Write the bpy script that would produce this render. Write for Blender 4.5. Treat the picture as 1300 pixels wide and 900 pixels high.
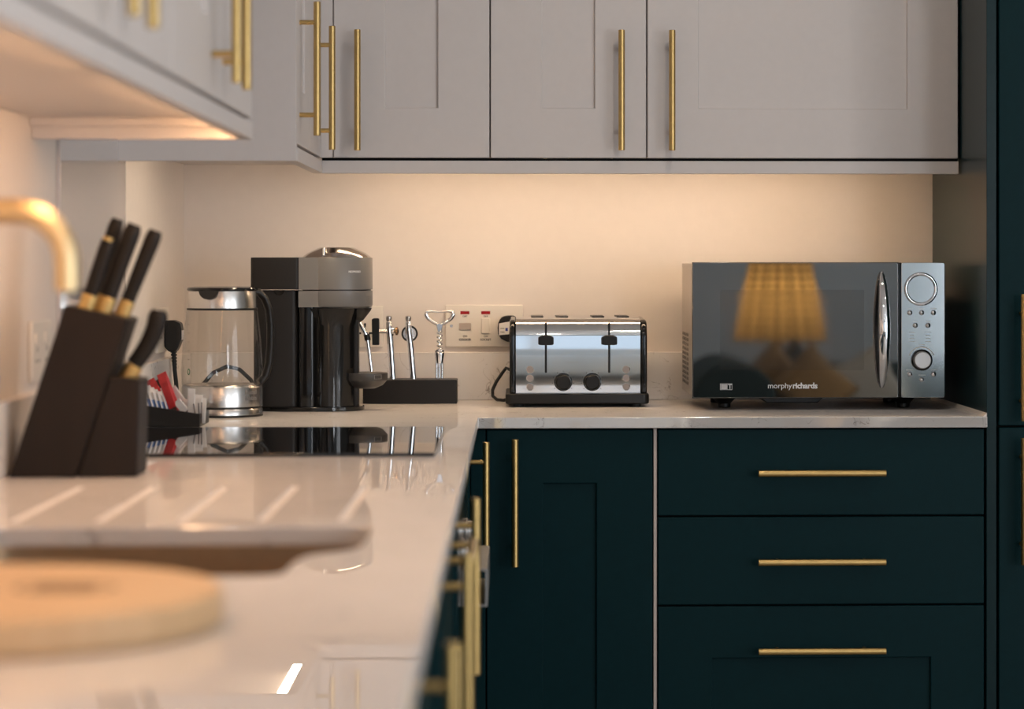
import bpy, bmesh, math, random
from mathutils import Vector, Matrix, Euler

for o in list(bpy.data.objects):
    bpy.data.objects.remove(o, do_unlink=True)
random.seed(7)
S = bpy.context.scene
COL = S.collection
PI = math.pi

# ------------------------------------------------------------------ camera
cd = bpy.data.cameras.new('camera')
cam = bpy.data.objects.new('camera', cd)
COL.objects.link(cam)
cam.location = (0, 0, 1.175)
cam.rotation_euler = (PI / 2, 0, math.radians(-2.0))
cd.sensor_fit = 'HORIZONTAL'
cd.sensor_width = 36.0
cd.lens = 3200.0 * 36.0 / 1300.0
cd.shift_x = -0.0898
cd.shift_y = -0.0862
cd.clip_start = 0.05
cd.dof.use_dof = True
cd.dof.focus_distance = 4.84
cd.dof.aperture_fstop = 3.6
S.camera = cam

# ------------------------------------------------------------------ world, daylight, exposure
W = bpy.data.worlds.new('world')
S.world = W
W.use_nodes = True
wn = W.node_tree.nodes
wn['Background'].inputs['Color'].default_value = (0.62, 0.78, 1.0, 1)
wn['Background'].inputs['Strength'].default_value = 0.5


def area(name, loc, rot, sx, sy, power, color):
    l = bpy.data.lights.new(name, 'AREA')
    l.shape = 'RECTANGLE'
    l.size, l.size_y, l.energy, l.color = sx, sy, power, color
    o = bpy.data.objects.new(name, l)
    o.location, o.rotation_euler = loc, rot
    COL.objects.link(o)
    return o


# daylight entering at the windows (rear wall and the far right wall), one added
area('daylight_rear', (0.1, -3.30, 1.55), (PI / 2, 0, 0), 1.5, 1.2, 3.5, (0.80, 0.90, 1.0))
area('fill_rear_added_window', (2.78, -3.30, 1.35), (PI / 2, 0, 0), 0.8, 1.8, 72, (0.93, 0.95, 1.0))  # fill lamp at the added window, softens the tall cabinet's shadow
area('daylight_right', (3.42, 0.4, 1.2), (PI / 2, 0, PI / 2), 2.4, 2.0, 78, (0.95, 0.96, 1.0))

vs = S.view_settings
vs.view_transform = 'Standard'
vs.look = 'None'
vs.gamma = 1.0
vs.use_curve_mapping = False
vs.exposure = 0.0
S.cycles.use_denoising = True
S.cycles.max_bounces = 10
S.cycles.diffuse_bounces = 5
S.cycles.glossy_bounces = 6
S.cycles.transmission_bounces = 8
S.cycles.transparent_max_bounces = 12
S.cycles.caustics_reflective = False
S.cycles.caustics_refractive = False
S.cycles.sample_clamp_indirect = 6.0


# ------------------------------------------------------------------ materials
def mat(name, color, rough=0.5, metal=0.0, **k):
    m = bpy.data.materials.new(name)
    m.use_nodes = True
    nt = m.node_tree
    b = nt.nodes['Principled BSDF']
    b.inputs['Base Color'].default_value = (*color, 1)
    b.inputs['Roughness'].default_value = rough
    b.inputs['Metallic'].default_value = metal
    if 'ior' in k:
        b.inputs['IOR'].default_value = k['ior']
    if 'spec' in k:
        b.inputs['Specular IOR Level'].default_value = k['spec']
    if 'coat' in k:
        b.inputs['Coat Weight'].default_value = k['coat']
        b.inputs['Coat Roughness'].default_value = k.get('coat_rough', 0.03)
    if 'emit' in k:
        b.inputs['Emission Color'].default_value = (*k['emit'], 1)
        b.inputs['Emission Strength'].default_value = k.get('strength', 1)
    if 'trans' in k:
        b.inputs['Transmission Weight'].default_value = k['trans']
    return m


def nodes(m):
    return m.node_tree.nodes, m.node_tree.links, m.node_tree.nodes['Principled BSDF']


def coords(m, scale=(1, 1, 1), kind='Object'):
    n, l, b = nodes(m)
    tc = n.new('ShaderNodeTexCoord')
    mp = n.new('ShaderNodeMapping')
    mp.inputs['Scale'].default_value = scale
    l.new(tc.outputs[kind], mp.inputs['Vector'])
    return mp.outputs['Vector']


def noisy(m, scale, amount, bump=0.0, stretch=(1, 1, 1), dist=0.001, rough_var=0.0):
    """fine tone variation, and relief, on a plain colour"""
    n, l, b = nodes(m)
    v = coords(m, stretch)
    t = n.new('ShaderNodeTexNoise')
    t.inputs['Scale'].default_value = scale
    t.inputs['Detail'].default_value = 4
    l.new(v, t.inputs['Vector'])
    c = b.inputs['Base Color'].default_value[:]
    r = n.new('ShaderNodeValToRGB')
    r.color_ramp.elements[0].position = 0.3
    r.color_ramp.elements[1].position = 0.7
    r.color_ramp.elements[0].color = (*[x * (1 - amount) for x in c[:3]], 1)
    r.color_ramp.elements[1].color = (*[min(1, x * (1 + amount)) for x in c[:3]], 1)
    l.new(t.outputs['Fac'], r.inputs['Fac'])
    l.new(r.outputs['Color'], b.inputs['Base Color'])
    if bump:
        bp = n.new('ShaderNodeBump')
        bp.inputs['Strength'].default_value = bump
        bp.inputs['Distance'].default_value = dist
        l.new(t.outputs['Fac'], bp.inputs['Height'])
        l.new(bp.outputs['Normal'], b.inputs['Normal'])
    if rough_var:
        mr = n.new('ShaderNodeMapRange')
        r0 = b.inputs['Roughness'].default_value
        mr.inputs['To Min'].default_value = r0 - rough_var
        mr.inputs['To Max'].default_value = r0 + rough_var
        l.new(t.outputs['Fac'], mr.inputs['Value'])
        l.new(mr.outputs['Result'], b.inputs['Roughness'])
    return m


M = {}
M['wall'] = noisy(mat('wall_paint', (0.76, 0.70, 0.655), 0.55), 40, 0.012, 0.05)
M['rear_wall'] = noisy(mat('rear_wall_paint', (0.60, 0.66, 0.70), 0.7), 40, 0.02, 0.05)
M['ceiling'] = noisy(mat('ceiling_paint', (0.80, 0.79, 0.77), 0.8), 30, 0.01)
M['grey'] = noisy(mat('pale_grey_satin_paint', (0.68, 0.635, 0.615), 0.42, spec=0.35), 60, 0.012, 0.03)
M['teal'] = noisy(mat('dark_teal_satin_paint', (0.0028, 0.0210, 0.0255), 0.45, spec=0.08), 60, 0.05, 0.03)
M['teal_side'] = noisy(mat('dark_teal_panel_paint', (0.006, 0.023, 0.027), 0.30, spec=0.12), 60, 0.04, 0.02)
M['carcass'] = mat('pale_carcass_board', (0.55, 0.47, 0.42), 0.5)
M['dark_gap'] = mat('dark_carcass_and_gap_shade', (0.006, 0.006, 0.006), 0.8, spec=0.1)  # also paints the shade in the pelmet gaps
M['brass'] = noisy(mat('brushed_brass', (0.60, 0.415, 0.165), 0.36, 1.0), 90, 0.06, 0.04, (1, 1, 1))
M['tap_brass'] = noisy(mat('tap_brushed_brass', (0.74, 0.56, 0.31), 0.38, 1.0), 90, 0.05, 0.03)
M['chrome'] = mat('chrome', (0.80, 0.82, 0.84), 0.045, 1.0)
M['sink'] = noisy(mat('warm_bronze_steel', (0.34, 0.235, 0.145), 0.30, 1.0), 60, 0.05, 0.03)
M['steel'] = noisy(mat('brushed_steel', (0.62, 0.60, 0.58), 0.24, 1.0), 60, 0.05, 0.05, (1, 1, 40))
M['button'] = mat('beige_grey_button', (0.36, 0.31, 0.285), 0.45)
M['bronze'] = mat('bronze_knob_metal', (0.42, 0.27, 0.15), 0.25, 1.0)
M['black'] = mat('black_plastic', (0.006, 0.0055, 0.005), 0.4, spec=0.35)
M['black_gloss'] = mat('black_gloss_plastic', (0.006, 0.006, 0.006), 0.08)
M['black_matt'] = noisy(mat('black_matt_plastic', (0.009, 0.0072, 0.0062), 0.45, spec=0.3), 300, 0.08, 0.04)
M['rubber'] = mat('black_rubber', (0.008, 0.008, 0.008), 0.6)
M['hob_glass'] = mat('hob_black_glass', (0.004, 0.004, 0.005), 0.02, ior=1.55)
M['white'] = mat('white_plastic', (0.80, 0.75, 0.68), 0.28)
M['white_print'] = mat('white_print', (0.75, 0.75, 0.75), 0.5)
M['grey_print'] = mat('grey_print', (0.20, 0.19, 0.18), 0.5)
M['dark_print'] = mat('dark_print', (0.03, 0.025, 0.02), 0.6)
M['neon'] = mat('red_neon_window', (0.32, 0.004, 0.006), 0.25)
M['switch_grey'] = mat('switch_grey', (0.42, 0.36, 0.32), 0.35)
M['coffee_grey'] = mat('coffee_grey_gloss', (0.175, 0.168, 0.160), 0.36, 0.0, spec=0.4, coat=0.12, coat_rough=0.06)
M['coffee_lid'] = mat('coffee_lid_metal', (0.58, 0.54, 0.51), 0.13, 1.0)
M['tray_grey'] = mat('cup_stand_grey', (0.045, 0.042, 0.04), 0.35)
M['mw_glass'] = mat('smoked_mirror_glass', (0.010, 0.011, 0.012), 0.015, ior=2.5)
M['mw_window'] = mat('smoked_window_glass', (0.020, 0.020, 0.020), 0.03, ior=2.25)
M['mw_panel'] = noisy(mat('mirror_grey_panel', (0.58, 0.63, 0.66), 0.07, 1.0), 5, 0.05)
M['mw_dial'] = mat('satin_dial_metal', (0.42, 0.41, 0.40), 0.35, 0.7)
M['mw_side'] = mat('microwave_side_metal', (0.50, 0.45, 0.41), 0.32, 0.6)
M['knife_block'] = noisy(mat('dark_stained_block', (0.017, 0.0115, 0.009), 0.55, spec=0.2), 30, 0.12, 0.03, (1, 1, 0.15))
M['knife_handle'] = mat('knife_handle_black', (0.009, 0.0065, 0.005), 0.45, spec=0.25)
M['splash'] = mat('pale_glass_splashback', (0.60, 0.555, 0.54), 0.05, coat=0.5)
M['led'] = mat('warm_led_diffuser', (1, 0.9, 0.8), 0.5, emit=(1.0, 0.715, 0.45), strength=36)
M['led_left'] = mat('warm_led_left', (1, 0.9, 0.8), 0.5, emit=(1.0, 0.575, 0.29), strength=29)
M['led_corner'] = mat('warm_led_corner', (1, 0.9, 0.8), 0.5, emit=(1.0, 0.78, 0.54), strength=34)
M['downlight'] = mat('downlight_lens', (1, 1, 1), 0.5, emit=(1.0, 0.87, 0.75), strength=260)
M['white_metal'] = mat('white_light_housing', (0.7, 0.68, 0.65), 0.4)
M['fabric_green'] = noisy(mat('dark_green_velvet', (0.012, 0.030, 0.026), 0.8), 200, 0.25, 0.2)
M['fabric_mustard'] = noisy(mat('mustard_cushion_fabric', (0.36, 0.20, 0.07), 0.85), 200, 0.2, 0.2)
M['fabric_dark'] = noisy(mat('charcoal_cushion_fabric', (0.03, 0.03, 0.03), 0.85), 200, 0.2, 0.2)
M['fabric_cream'] = noisy(mat('cream_cushion_fabric', (0.55, 0.48, 0.38), 0.85), 200, 0.1, 0.2)
M['sealant'] = mat('pale_sealant', (0.78, 0.70, 0.62), 0.4)
M['sachet_white'] = noisy(mat('white_paper', (0.80, 0.76, 0.72), 0.6), 60, 0.05, 0.1)
M['sachet_blue'] = noisy(mat('blue_paper', (0.16, 0.24, 0.46), 0.5), 50, 0.5, 0.1)
M['sachet_red'] = noisy(mat('red_foil', (0.52, 0.03, 0.03), 0.3), 60, 0.2, 0.2)
M['sachet_green'] = noisy(mat('green_print', (0.05, 0.25, 0.10), 0.5), 60, 0.2)
M['sachet_brown'] = noisy(mat('brown_paper', (0.06, 0.025, 0.018), 0.5), 60, 0.2)
M['label_blue'] = mat('blue_print', (0.03, 0.06, 0.35), 0.5)
M['wood_dark'] = noisy(mat('dark_wood', (0.08, 0.045, 0.025), 0.5), 8, 0.3, 0.05, (1, 1, 12))
M['pale_blue'] = mat('pale_blue_paint', (0.72, 0.80, 0.86), 0.4)
M['purple'] = mat('purple_book_cover', (0.20, 0.05, 0.18), 0.5)
M['white_gloss'] = mat('white_gloss_paint', (0.78, 0.80, 0.82), 0.25)


def floor_mat():
    m = mat('oak_floor', (0.36, 0.25, 0.16), 0.4)
    n, l, b = nodes(m)
    v = coords(m, (1, 12, 1))
    t = n.new('ShaderNodeTexNoise')
    t.inputs['Scale'].default_value = 6
    t.inputs['Detail'].default_value = 6
    l.new(v, t.inputs['Vector'])
    r = n.new('ShaderNodeValToRGB')
    r.color_ramp.elements[0].color = (0.40, 0.36, 0.32, 1)
    r.color_ramp.elements[1].color = (0.58, 0.53, 0.48, 1)
    l.new(t.outputs['Fac'], r.inputs['Fac'])
    l.new(r.outputs['Color'], b.inputs['Base Color'])
    return m


def quartz_mat(name='pale_quartz', polish=0.42):
    """pale polished quartz: soft cloudiness and a few fine grey veins"""
    m = mat(name, (0.74, 0.68, 0.63), 0.5, spec=0.0)
    n, l, b = nodes(m)
    v = coords(m)
    cl = n.new('ShaderNodeTexNoise')
    cl.inputs['Scale'].default_value = 9
    cl.inputs['Detail'].default_value = 5
    l.new(v, cl.inputs['Vector'])
    r = n.new('ShaderNodeValToRGB')
    r.color_ramp.elements[0].color = (0.76, 0.72, 0.69, 1)
    r.color_ramp.elements[1].color = (0.85, 0.81, 0.78, 1)
    l.new(cl.outputs['Fac'], r.inputs['Fac'])
    # veins: thin band of a warped noise, masked by another
    ve = n.new('ShaderNodeTexNoise')
    ve.inputs['Scale'].default_value = 22
    ve.inputs['Detail'].default_value = 3
    ve.inputs['Distortion'].default_value = 1.2
    l.new(v, ve.inputs['Vector'])
    vr = n.new('ShaderNodeValToRGB')
    e = vr.color_ramp.elements
    e[0].position, e[0].color = 0.492, (0, 0, 0, 1)
    e[1].position, e[1].color = 0.508, (0, 0, 0, 1)
    x = e.new(0.5)
    x.color = (1, 1, 1, 1)
    l.new(ve.outputs['Fac'], vr.inputs['Fac'])
    mk_ = n.new('ShaderNodeTexNoise')
    mk_.inputs['Scale'].default_value = 16
    l.new(v, mk_.inputs['Vector'])
    mr = n.new('ShaderNodeValToRGB')
    mr.color_ramp.elements[0].position = 0.50
    mr.color_ramp.elements[1].position = 0.58
    l.new(mk_.outputs['Fac'], mr.inputs['Fac'])
    mu = n.new('ShaderNodeMath')
    mu.operation = 'MULTIPLY'
    l.new(vr.outputs['Color'], mu.inputs[0])
    l.new(mr.outputs['Color'], mu.inputs[1])
    mx = n.new('ShaderNodeMix')
    mx.data_type = 'RGBA'
    l.new(mu.outputs[0], mx.inputs[0])
    l.new(r.outputs['Color'], mx.inputs[6])
    mx.inputs[7].default_value = (0.30, 0.25, 0.22, 1)
    l.new(mx.outputs[2], b.inputs['Base Color'])
    # polished top layer with a constant, low reflectance
    gl = n.new('ShaderNodeBsdfGlossy')
    gl.inputs['Roughness'].default_value = 0.005
    gl.inputs['Color'].default_value = (0.95, 0.95, 0.95, 1)
    ms = n.new('ShaderNodeMixShader')
    ms.inputs[0].default_value = polish
    l.new(b.outputs[0], ms.inputs[1])
    l.new(gl.outputs[0], ms.inputs[2])
    l.new(ms.outputs[0], n['Material Output'].inputs[0])
    return m


def board_mat():
    m = mat('pale_wood_board', (0.62, 0.37, 0.17), 0.5)
    n, l, b = nodes(m)
    v = coords(m, (4, 26, 4))
    t = n.new('ShaderNodeTexNoise')
    t.inputs['Scale'].default_value = 3
    t.inputs['Detail'].default_value = 6
    l.new(v, t.inputs['Vector'])
    r = n.new('ShaderNodeValToRGB')
    r.color_ramp.elements[0].color = (0.50, 0.315, 0.16, 1)
    r.color_ramp.elements[1].color = (0.66, 0.455, 0.26, 1)
    l.new(t.outputs['Fac'], r.inputs['Fac'])
    l.new(r.outputs['Color'], b.inputs['Base Color'])
    return m


def thin_glass(name, tint=(0.97, 0.98, 0.98), refl=1.0):
    m = bpy.data.materials.new(name)
    m.use_nodes = True
    n, l = m.node_tree.nodes, m.node_tree.links
    n.clear()
    out = n.new('ShaderNodeOutputMaterial')
    tr = n.new('ShaderNodeBsdfTransparent')
    tr.inputs['Color'].default_value = (*tint, 1)
    gl = n.new('ShaderNodeBsdfGlossy')
    gl.inputs['Roughness'].default_value = 0.02
    lw = n.new('ShaderNodeLayerWeight')
    lw.inputs['Blend'].default_value = 0.5
    pw = n.new('ShaderNodeMath'); pw.operation = 'POWER'; pw.inputs[1].default_value = 4.0
    l.new(lw.outputs['Facing'], pw.inputs[0])
    fr = n.new('ShaderNodeMapRange')
    fr.inputs['To Min'].default_value = 0.045
    fr.inputs['To Max'].default_value = 0.8
    l.new(pw.outputs[0], fr.inputs['Value'])
    mx = n.new('ShaderNodeMixShader')
    l.new(fr.outputs[0], mx.inputs[0])
    l.new(tr.outputs[0], mx.inputs[1])
    l.new(gl.outputs[0], mx.inputs[2])
    l.new(mx.outputs[0], out.inputs[0])
    return m


def shade_mat():
    """gingham lampshade cloth that lets the bulb shine through"""
    m = bpy.data.materials.new('gingham_shade_cloth')
    m.use_nodes = True
    n, l = m.node_tree.nodes, m.node_tree.links
    n.clear()
    out = n.new('ShaderNodeOutputMaterial')
    uv = n.new('ShaderNodeUVMap')
    sep = n.new('ShaderNodeSeparateXYZ')
    l.new(uv.outputs[0], sep.inputs[0])
    bands = []
    for k, f in ((0, 28), (1, 10)):
        a = n.new('ShaderNodeMath'); a.operation = 'MULTIPLY'; a.inputs[1].default_value = f
        l.new(sep.outputs[k], a.inputs[0])
        fr = n.new('ShaderNodeMath'); fr.operation = 'FRACT'
        l.new(a.outputs[0], fr.inputs[0])
        g = n.new('ShaderNodeMath'); g.operation = 'GREATER_THAN'; g.inputs[1].default_value = 0.55
        l.new(fr.outputs[0], g.inputs[0])
        h = n.new('ShaderNodeMath'); h.operation = 'MULTIPLY'; h.inputs[1].default_value = 0.5
        l.new(g.outputs[0], h.inputs[0])
        bands.append(h)
    ad = n.new('ShaderNodeMath'); ad.operation = 'ADD'
    l.new(bands[0].outputs[0], ad.inputs[0]); l.new(bands[1].outputs[0], ad.inputs[1])
    mx = n.new('ShaderNodeMix'); mx.data_type = 'RGBA'
    mx.inputs[6].default_value = (0.90, 0.60, 0.27, 1)
    mx.inputs[7].default_value = (0.06, 0.08, 0.035, 1)
    l.new(ad.outputs[0], mx.inputs[0])
    wv = n.new('ShaderNodeMath'); wv.operation = 'MULTIPLY'; wv.inputs[1].default_value = 2 * PI * 17  # pleat folds painted as lit and shaded bands in the cloth colour
    l.new(sep.outputs[0], wv.inputs[0])
    sn = n.new('ShaderNodeMath'); sn.operation = 'SINE'
    l.new(wv.outputs[0], sn.inputs[0])
    pr = n.new('ShaderNodeMapRange')
    pr.inputs['From Min'].default_value = -1
    pr.inputs['To Min'].default_value = 0.55
    l.new(sn.outputs[0], pr.inputs['Value'])
    px_ = n.new('ShaderNodeMix'); px_.data_type = 'RGBA'; px_.blend_type = 'MULTIPLY'; px_.inputs[0].default_value = 1
    l.new(mx.outputs[2], px_.inputs[6]); l.new(pr.outputs[0], px_.inputs[7])
    mx = px_
    df = n.new('ShaderNodeBsdfDiffuse'); tl = n.new('ShaderNodeBsdfTranslucent')
    l.new(mx.outputs[2], df.inputs['Color']); l.new(mx.outputs[2], tl.inputs['Color'])
    ms = n.new('ShaderNodeMixShader'); ms.inputs[0].default_value = 0.6
    l.new(df.outputs[0], ms.inputs[1]); l.new(tl.outputs[0], ms.inputs[2])
    l.new(ms.outputs[0], out.inputs[0])
    return m


M['floor'] = floor_mat()
M['quartz'] = quartz_mat()
M['upstand'] = quartz_mat('upstand_quartz', 0.05)
M['honed'] = quartz_mat('honed_quartz', 0.0)
M['board'] = board_mat()
M['glass'] = thin_glass('clear_kettle_glass', (0.95, 0.955, 0.95))
M['pane'] = thin_glass('window_pane_glass')
M['shade'] = shade_mat()
M['bulb'] = mat('warm_bulb', (1, 0.9, 0.7), 0.5, emit=(1.0, 0.68, 0.34), strength=240)
M['mark'] = noisy(mat('burnt_wood_mark', (0.17, 0.10, 0.055), 0.7), 40, 0.4)


# ------------------------------------------------------------------ mesh building
class B:
    """collects shapes in world coordinates (through an optional mapping)"""

    def __init__(self, f=None):
        self.bm = bmesh.new()
        self.f = f

    def v(self, x, y, z):
        if self.f:
            x, y, z = self.f(x, y, z)
        return self.bm.verts.new((x, y, z))

    def face(self, vs):
        try:
            return self.bm.faces.new(vs)
        except ValueError:
            return None

    def box(self, x0, x1, y0, y1, z0, z1):
        p = [self.v(x, y, z) for z in (z0, z1) for y in (y0, y1) for x in (x0, x1)]
        for q in ((0, 2, 3, 1), (4, 5, 7, 6), (0, 1, 5, 4), (2, 6, 7, 3), (0, 4, 6, 2), (1, 3, 7, 5)):
            self.face([p[i] for i in q])
        return self

    def ring(self, x0, x1, z0, z1, a0, a1, b0, b1, y0, y1):
        """rectangular frame in xz with an opening a0..a1, b0..b1, from y0 to y1"""
        o = [(x0, z0), (x1, z0), (x1, z1), (x0, z1)]
        i = [(a0, b0), (a1, b0), (a1, b1), (a0, b1)]
        O = [[self.v(x, y, z) for x, z in o] for y in (y0, y1)]
        I = [[self.v(x, y, z) for x, z in i] for y in (y0, y1)]
        for k in range(4):
            j = (k + 1) % 4
            self.face([O[0][k], O[0][j], I[0][j], I[0][k]])
            self.face([O[1][k], I[1][k], I[1][j], O[1][j]])
            self.face([O[0][k], O[1][k], O[1][j], O[0][j]])
            self.face([I[0][k], I[0][j], I[1][j], I[1][k]])
        return self

    def prism(self, pts, axis, a, b):
        """polygon extruded along an axis; pts are the other two coordinates in x,y,z order"""
        def put(p, t):
            return {'x': (t, p[0], p[1]), 'y': (p[0], t, p[1]), 'z': (p[0], p[1], t)}[axis]
        A = [self.v(*put(p, a)) for p in pts]
        C = [self.v(*put(p, b)) for p in pts]
        self.face(A)
        self.face(C[::-1])
        for k in range(len(pts)):
            j = (k + 1) % len(pts)
            self.face([A[k], C[k], C[j], A[j]])
        return self

    def tube(self, pts, r, n=12, cap=True, flat=(1.0, 1.0), up=None):
        """tube along points; r a number or a list; flat scales the two cross axes"""
        P = [Vector(p) for p in pts]
        R = r if isinstance(r, (list, tuple)) else [r] * len(P)
        T = []
        for i in range(len(P)):
            d = (P[min(i + 1, len(P) - 1)] - P[max(i - 1, 0)])
            T.append(d.normalized())
        ref = Vector(up) if up else (Vector((0, 0, 1)) if abs(T[0].z) < 0.9 else Vector((0, 1, 0)))
        nx = (ref - T[0] * ref.dot(T[0])).normalized()
        rings = []
        for i in range(len(P)):
            nx = (nx - T[i] * nx.dot(T[i])).normalized()
            ny = T[i].cross(nx)
            rings.append([self.v(*(P[i] + nx * (R[i] * flat[0] * math.cos(a)) + ny * (R[i] * flat[1] * math.sin(a))))
                          for a in (2 * PI * k / n for k in range(n))])
        for i in range(len(P) - 1):
            for k in range(n):
                j = (k + 1) % n
                self.face([rings[i][k], rings[i][j], rings[i + 1][j], rings[i + 1][k]])
        if cap:
            self.face(rings[0][::-1])
            self.face(rings[-1])
        return self

    def cyl(self, p0, p1, r, n=24, r1=None):
        return self.tube([p0, p1], [r, r if r1 is None else r1], n)

    def lathe(self, prof, c, n=48, axis='z', closed=True, sx=1.0, sy=1.0):
        """profile (radius, height) turned about an axis through c"""
        def put(r, h, a):
            u, w = r * math.cos(a) * sx, r * math.sin(a) * sy
            if axis == 'z':
                return c[0] + u, c[1] + w, c[2] + h
            if axis == 'y':
                return c[0] + u, c[1] + h, c[2] + w
            return c[0] + h, c[1] + u, c[2] + w
        rings = []
        for r, h in prof:
            if r < 1e-6:
                rings.append([self.v(*put(0, h, 0))] * n)
            else:
                rings.append([self.v(*put(r, h, 2 * PI * k / n)) for k in range(n)])
        for i in range(len(rings) - 1):
            for k in range(n):
                j = (k + 1) % n
                q = []
                for x in (rings[i][k], rings[i][j], rings[i + 1][j], rings[i + 1][k]):
                    if x not in q:
                        q.append(x)
                if len(q) > 2:
                    self.face(q)
        if closed:
            for rg, flip in ((rings[0], True), (rings[-1], False)):
                if len(set(rg)) > 2:
                    self.face(rg[::-1] if flip else rg)
        return self

    def pillow(self, c, u, w, t, nu=2, nw=2, bulge=1.0):
        """thin flat packet centred at c spanned by half-vectors u and w with half thickness t"""
        c, u, w = Vector(c), Vector(u), Vector(w)
        nrm = u.cross(w).normalized() * t
        a = [c - u - w, c + u - w, c + u + w, c - u + w]
        m = [c - u * .8 - w * .75, c + u * .8 - w * .75, c + u * .8 + w * .75, c - u * .8 + w * .75]
        E_ = [self.v(*p) for p in a]
        F_ = [self.v(*(p + nrm)) for p in m]
        G_ = [self.v(*(p - nrm)) for p in m]
        self.face(F_)
        self.face(G_[::-1])
        for k in range(4):
            j = (k + 1) % 4
            self.face([E_[k], E_[j], F_[j], F_[k]])
            self.face([E_[j], E_[k], G_[k], G_[j]])
        return self


ORG = {}          # object name -> world origin of its thing


def tag(o, label=None, cat=None, group=None, kind=None):
    if label:
        o['label'] = label
    if cat:
        o['category'] = cat
    if group:
        o['group'] = group
    if kind:
        o['kind'] = kind
    return o


def thing(name, label, cat, loc, group=None):
    o = bpy.data.objects.new(name, None)
    o.empty_display_size = 0.05
    o.location = loc
    COL.objects.link(o)
    ORG[o.name] = Vector(loc)
    return tag(o, label, cat, group)


def obj(name, b, m, parent=None, bevel=0.0, seg=2, angle=35, label=None, subsurf=0, flatshade=False):
    bm = b.bm
    bmesh.ops.remove_doubles(bm, verts=bm.verts, dist=1e-6)
    bmesh.ops.recalc_face_normals(bm, faces=bm.faces)
    if parent is None:
        xs = [v.co for v in bm.verts]
        lo = Vector([min(c[i] for c in xs) for i in range(3)])
        hi = Vector([max(c[i] for c in xs) for i in range(3)])
        org = Vector(((lo.x + hi.x) / 2, (lo.y + hi.y) / 2, lo.z))
    else:
        org = ORG[parent.name]
    bmesh.ops.translate(bm, verts=bm.verts, vec=-org)
    me = bpy.data.meshes.new(name)
    bm.to_mesh(me)
    bm.free()
    if not flatshade:
        for p in me.polygons:
            p.use_smooth = True
        me.set_sharp_from_angle(angle=math.radians(angle))
    if m:
        me.materials.append(m)
    o = bpy.data.objects.new(name, me)
    COL.objects.link(o)
    ORG[o.name] = org
    if parent is None:
        o.location = org
    else:
        o.parent = parent
    if bevel:
        md = o.modifiers.new('bevel', 'BEVEL')
        md.width = bevel
        md.segments = seg
        md.limit_method = 'ANGLE'
        md.angle_limit = math.radians(angle)
        md.harden_normals = not flatshade
    if subsurf:
        md = o.modifiers.new('smooth', 'SUBSURF')
        md.levels = md.render_levels = subsurf
    if label:
        o['label'] = label
    return o


def struct(name, b, m, parent=None, **k):
    o = obj(name, b, m, parent, **k)
    if parent is None:
        o['kind'] = 'structure'
    return o


def text(name, body, size, m, parent, place, depth=0.0004, bold=0.0, align='CENTER', spacing=1.0, label=None):
    """flat lettering; place(x, y, d) maps text plane coordinates (and outward depth) to the world"""
    cu = bpy.data.curves.new(name, 'FONT')
    cu.body = body
    cu.size = size
    cu.align_x = align
    cu.align_y = 'CENTER'
    cu.offset = bold
    cu.space_character = spacing
    cu.extrude = depth / 2
    cu.resolution_u = 3
    tmp = bpy.data.objects.new(name, cu)
    COL.objects.link(tmp)
    bpy.context.view_layer.update()
    me = bpy.data.meshes.new_from_object(tmp.evaluated_get(bpy.context.evaluated_depsgraph_get()))
    bpy.data.objects.remove(tmp)
    org = ORG[parent.name]
    for v in me.vertices:
        v.co = Vector(place(v.co.x, v.co.y, v.co.z + depth / 2)) - org
    me.name = name
    me.materials.clear()
    me.materials.append(m)
    o = bpy.data.objects.new(name, me)
    COL.objects.link(o)
    ORG[o.name] = org
    o.parent = parent
    if label:
        o['label'] = label
    return o


def front(x, z, y, ang=0.0):
    """text placement on a surface facing -Y"""
    return lambda u, w, d: (x + u, y - d, z + w)


def arc(cx, cy, r, a0, a1, n):
    return [(cx + r * math.cos(math.radians(a0 + (a1 - a0) * k / n)), cy + r * math.sin(math.radians(a0 + (a1 - a0) * k / n)))
            for k in range(n + 1)]


def rrect(x0, x1, y0, y1, r, n=5):
    return (arc(x0 + r, y0 + r, r, 180, 270, n) + arc(x1 - r, y0 + r, r, 270, 360, n)
            + arc(x1 - r, y1 - r, r, 0, 90, n) + arc(x0 + r, y1 - r, r, 90, 180, n))


# ------------------------------------------------------------------ dimensions
XL, YB = -0.681, 5.20          # left wall, back wall
XR, YR, ZC = 3.30, -3.20, 2.40  # right wall, rear wall, ceiling
ZW = 0.90                      # worktop
YD = 4.60                      # base fronts of the back run
YU = 4.87                      # wall cabinet fronts of the back run
XU = -0.3735                   # wall cabinet fronts of the left run
XD = -0.083                    # base fronts of the left run

# ------------------------------------------------------------------ room shell
struct('floor', B().box(XL - .1, XR + .1, YR - .1, YB + .1, -0.08, 0), M['floor'])
struct('ceiling', B().box(XL - .1, XR + .1, YR - .1, YB + .1, ZC, ZC + .08), M['ceiling'])
struct('wall_back', B().box(XL - .1, XR + .1, YB, YB + .1, 0, ZC), M['wall'])
struct('wall_left', B().box(XL - .1, XL, YR, YB, 0, ZC), M['wall'])
struct('wall_rear', B().ring(XL - .1, 1.60, 0, ZC, -0.65, 0.85, 0.95, 2.15, YR - .1, YR)
       .ring(1.6001, XR + .1, 0, ZC, 2.34, 3.22, 0.40, 2.20, YR - .1, YR), M['rear_wall'])
swap = lambda x, y, z: (y, x, z)
struct('wall_right', B(swap).ring(YR, YB, 0, ZC, -0.8, 1.6, 0.15, 2.15, XR, XR + .1), M['rear_wall'])


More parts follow.
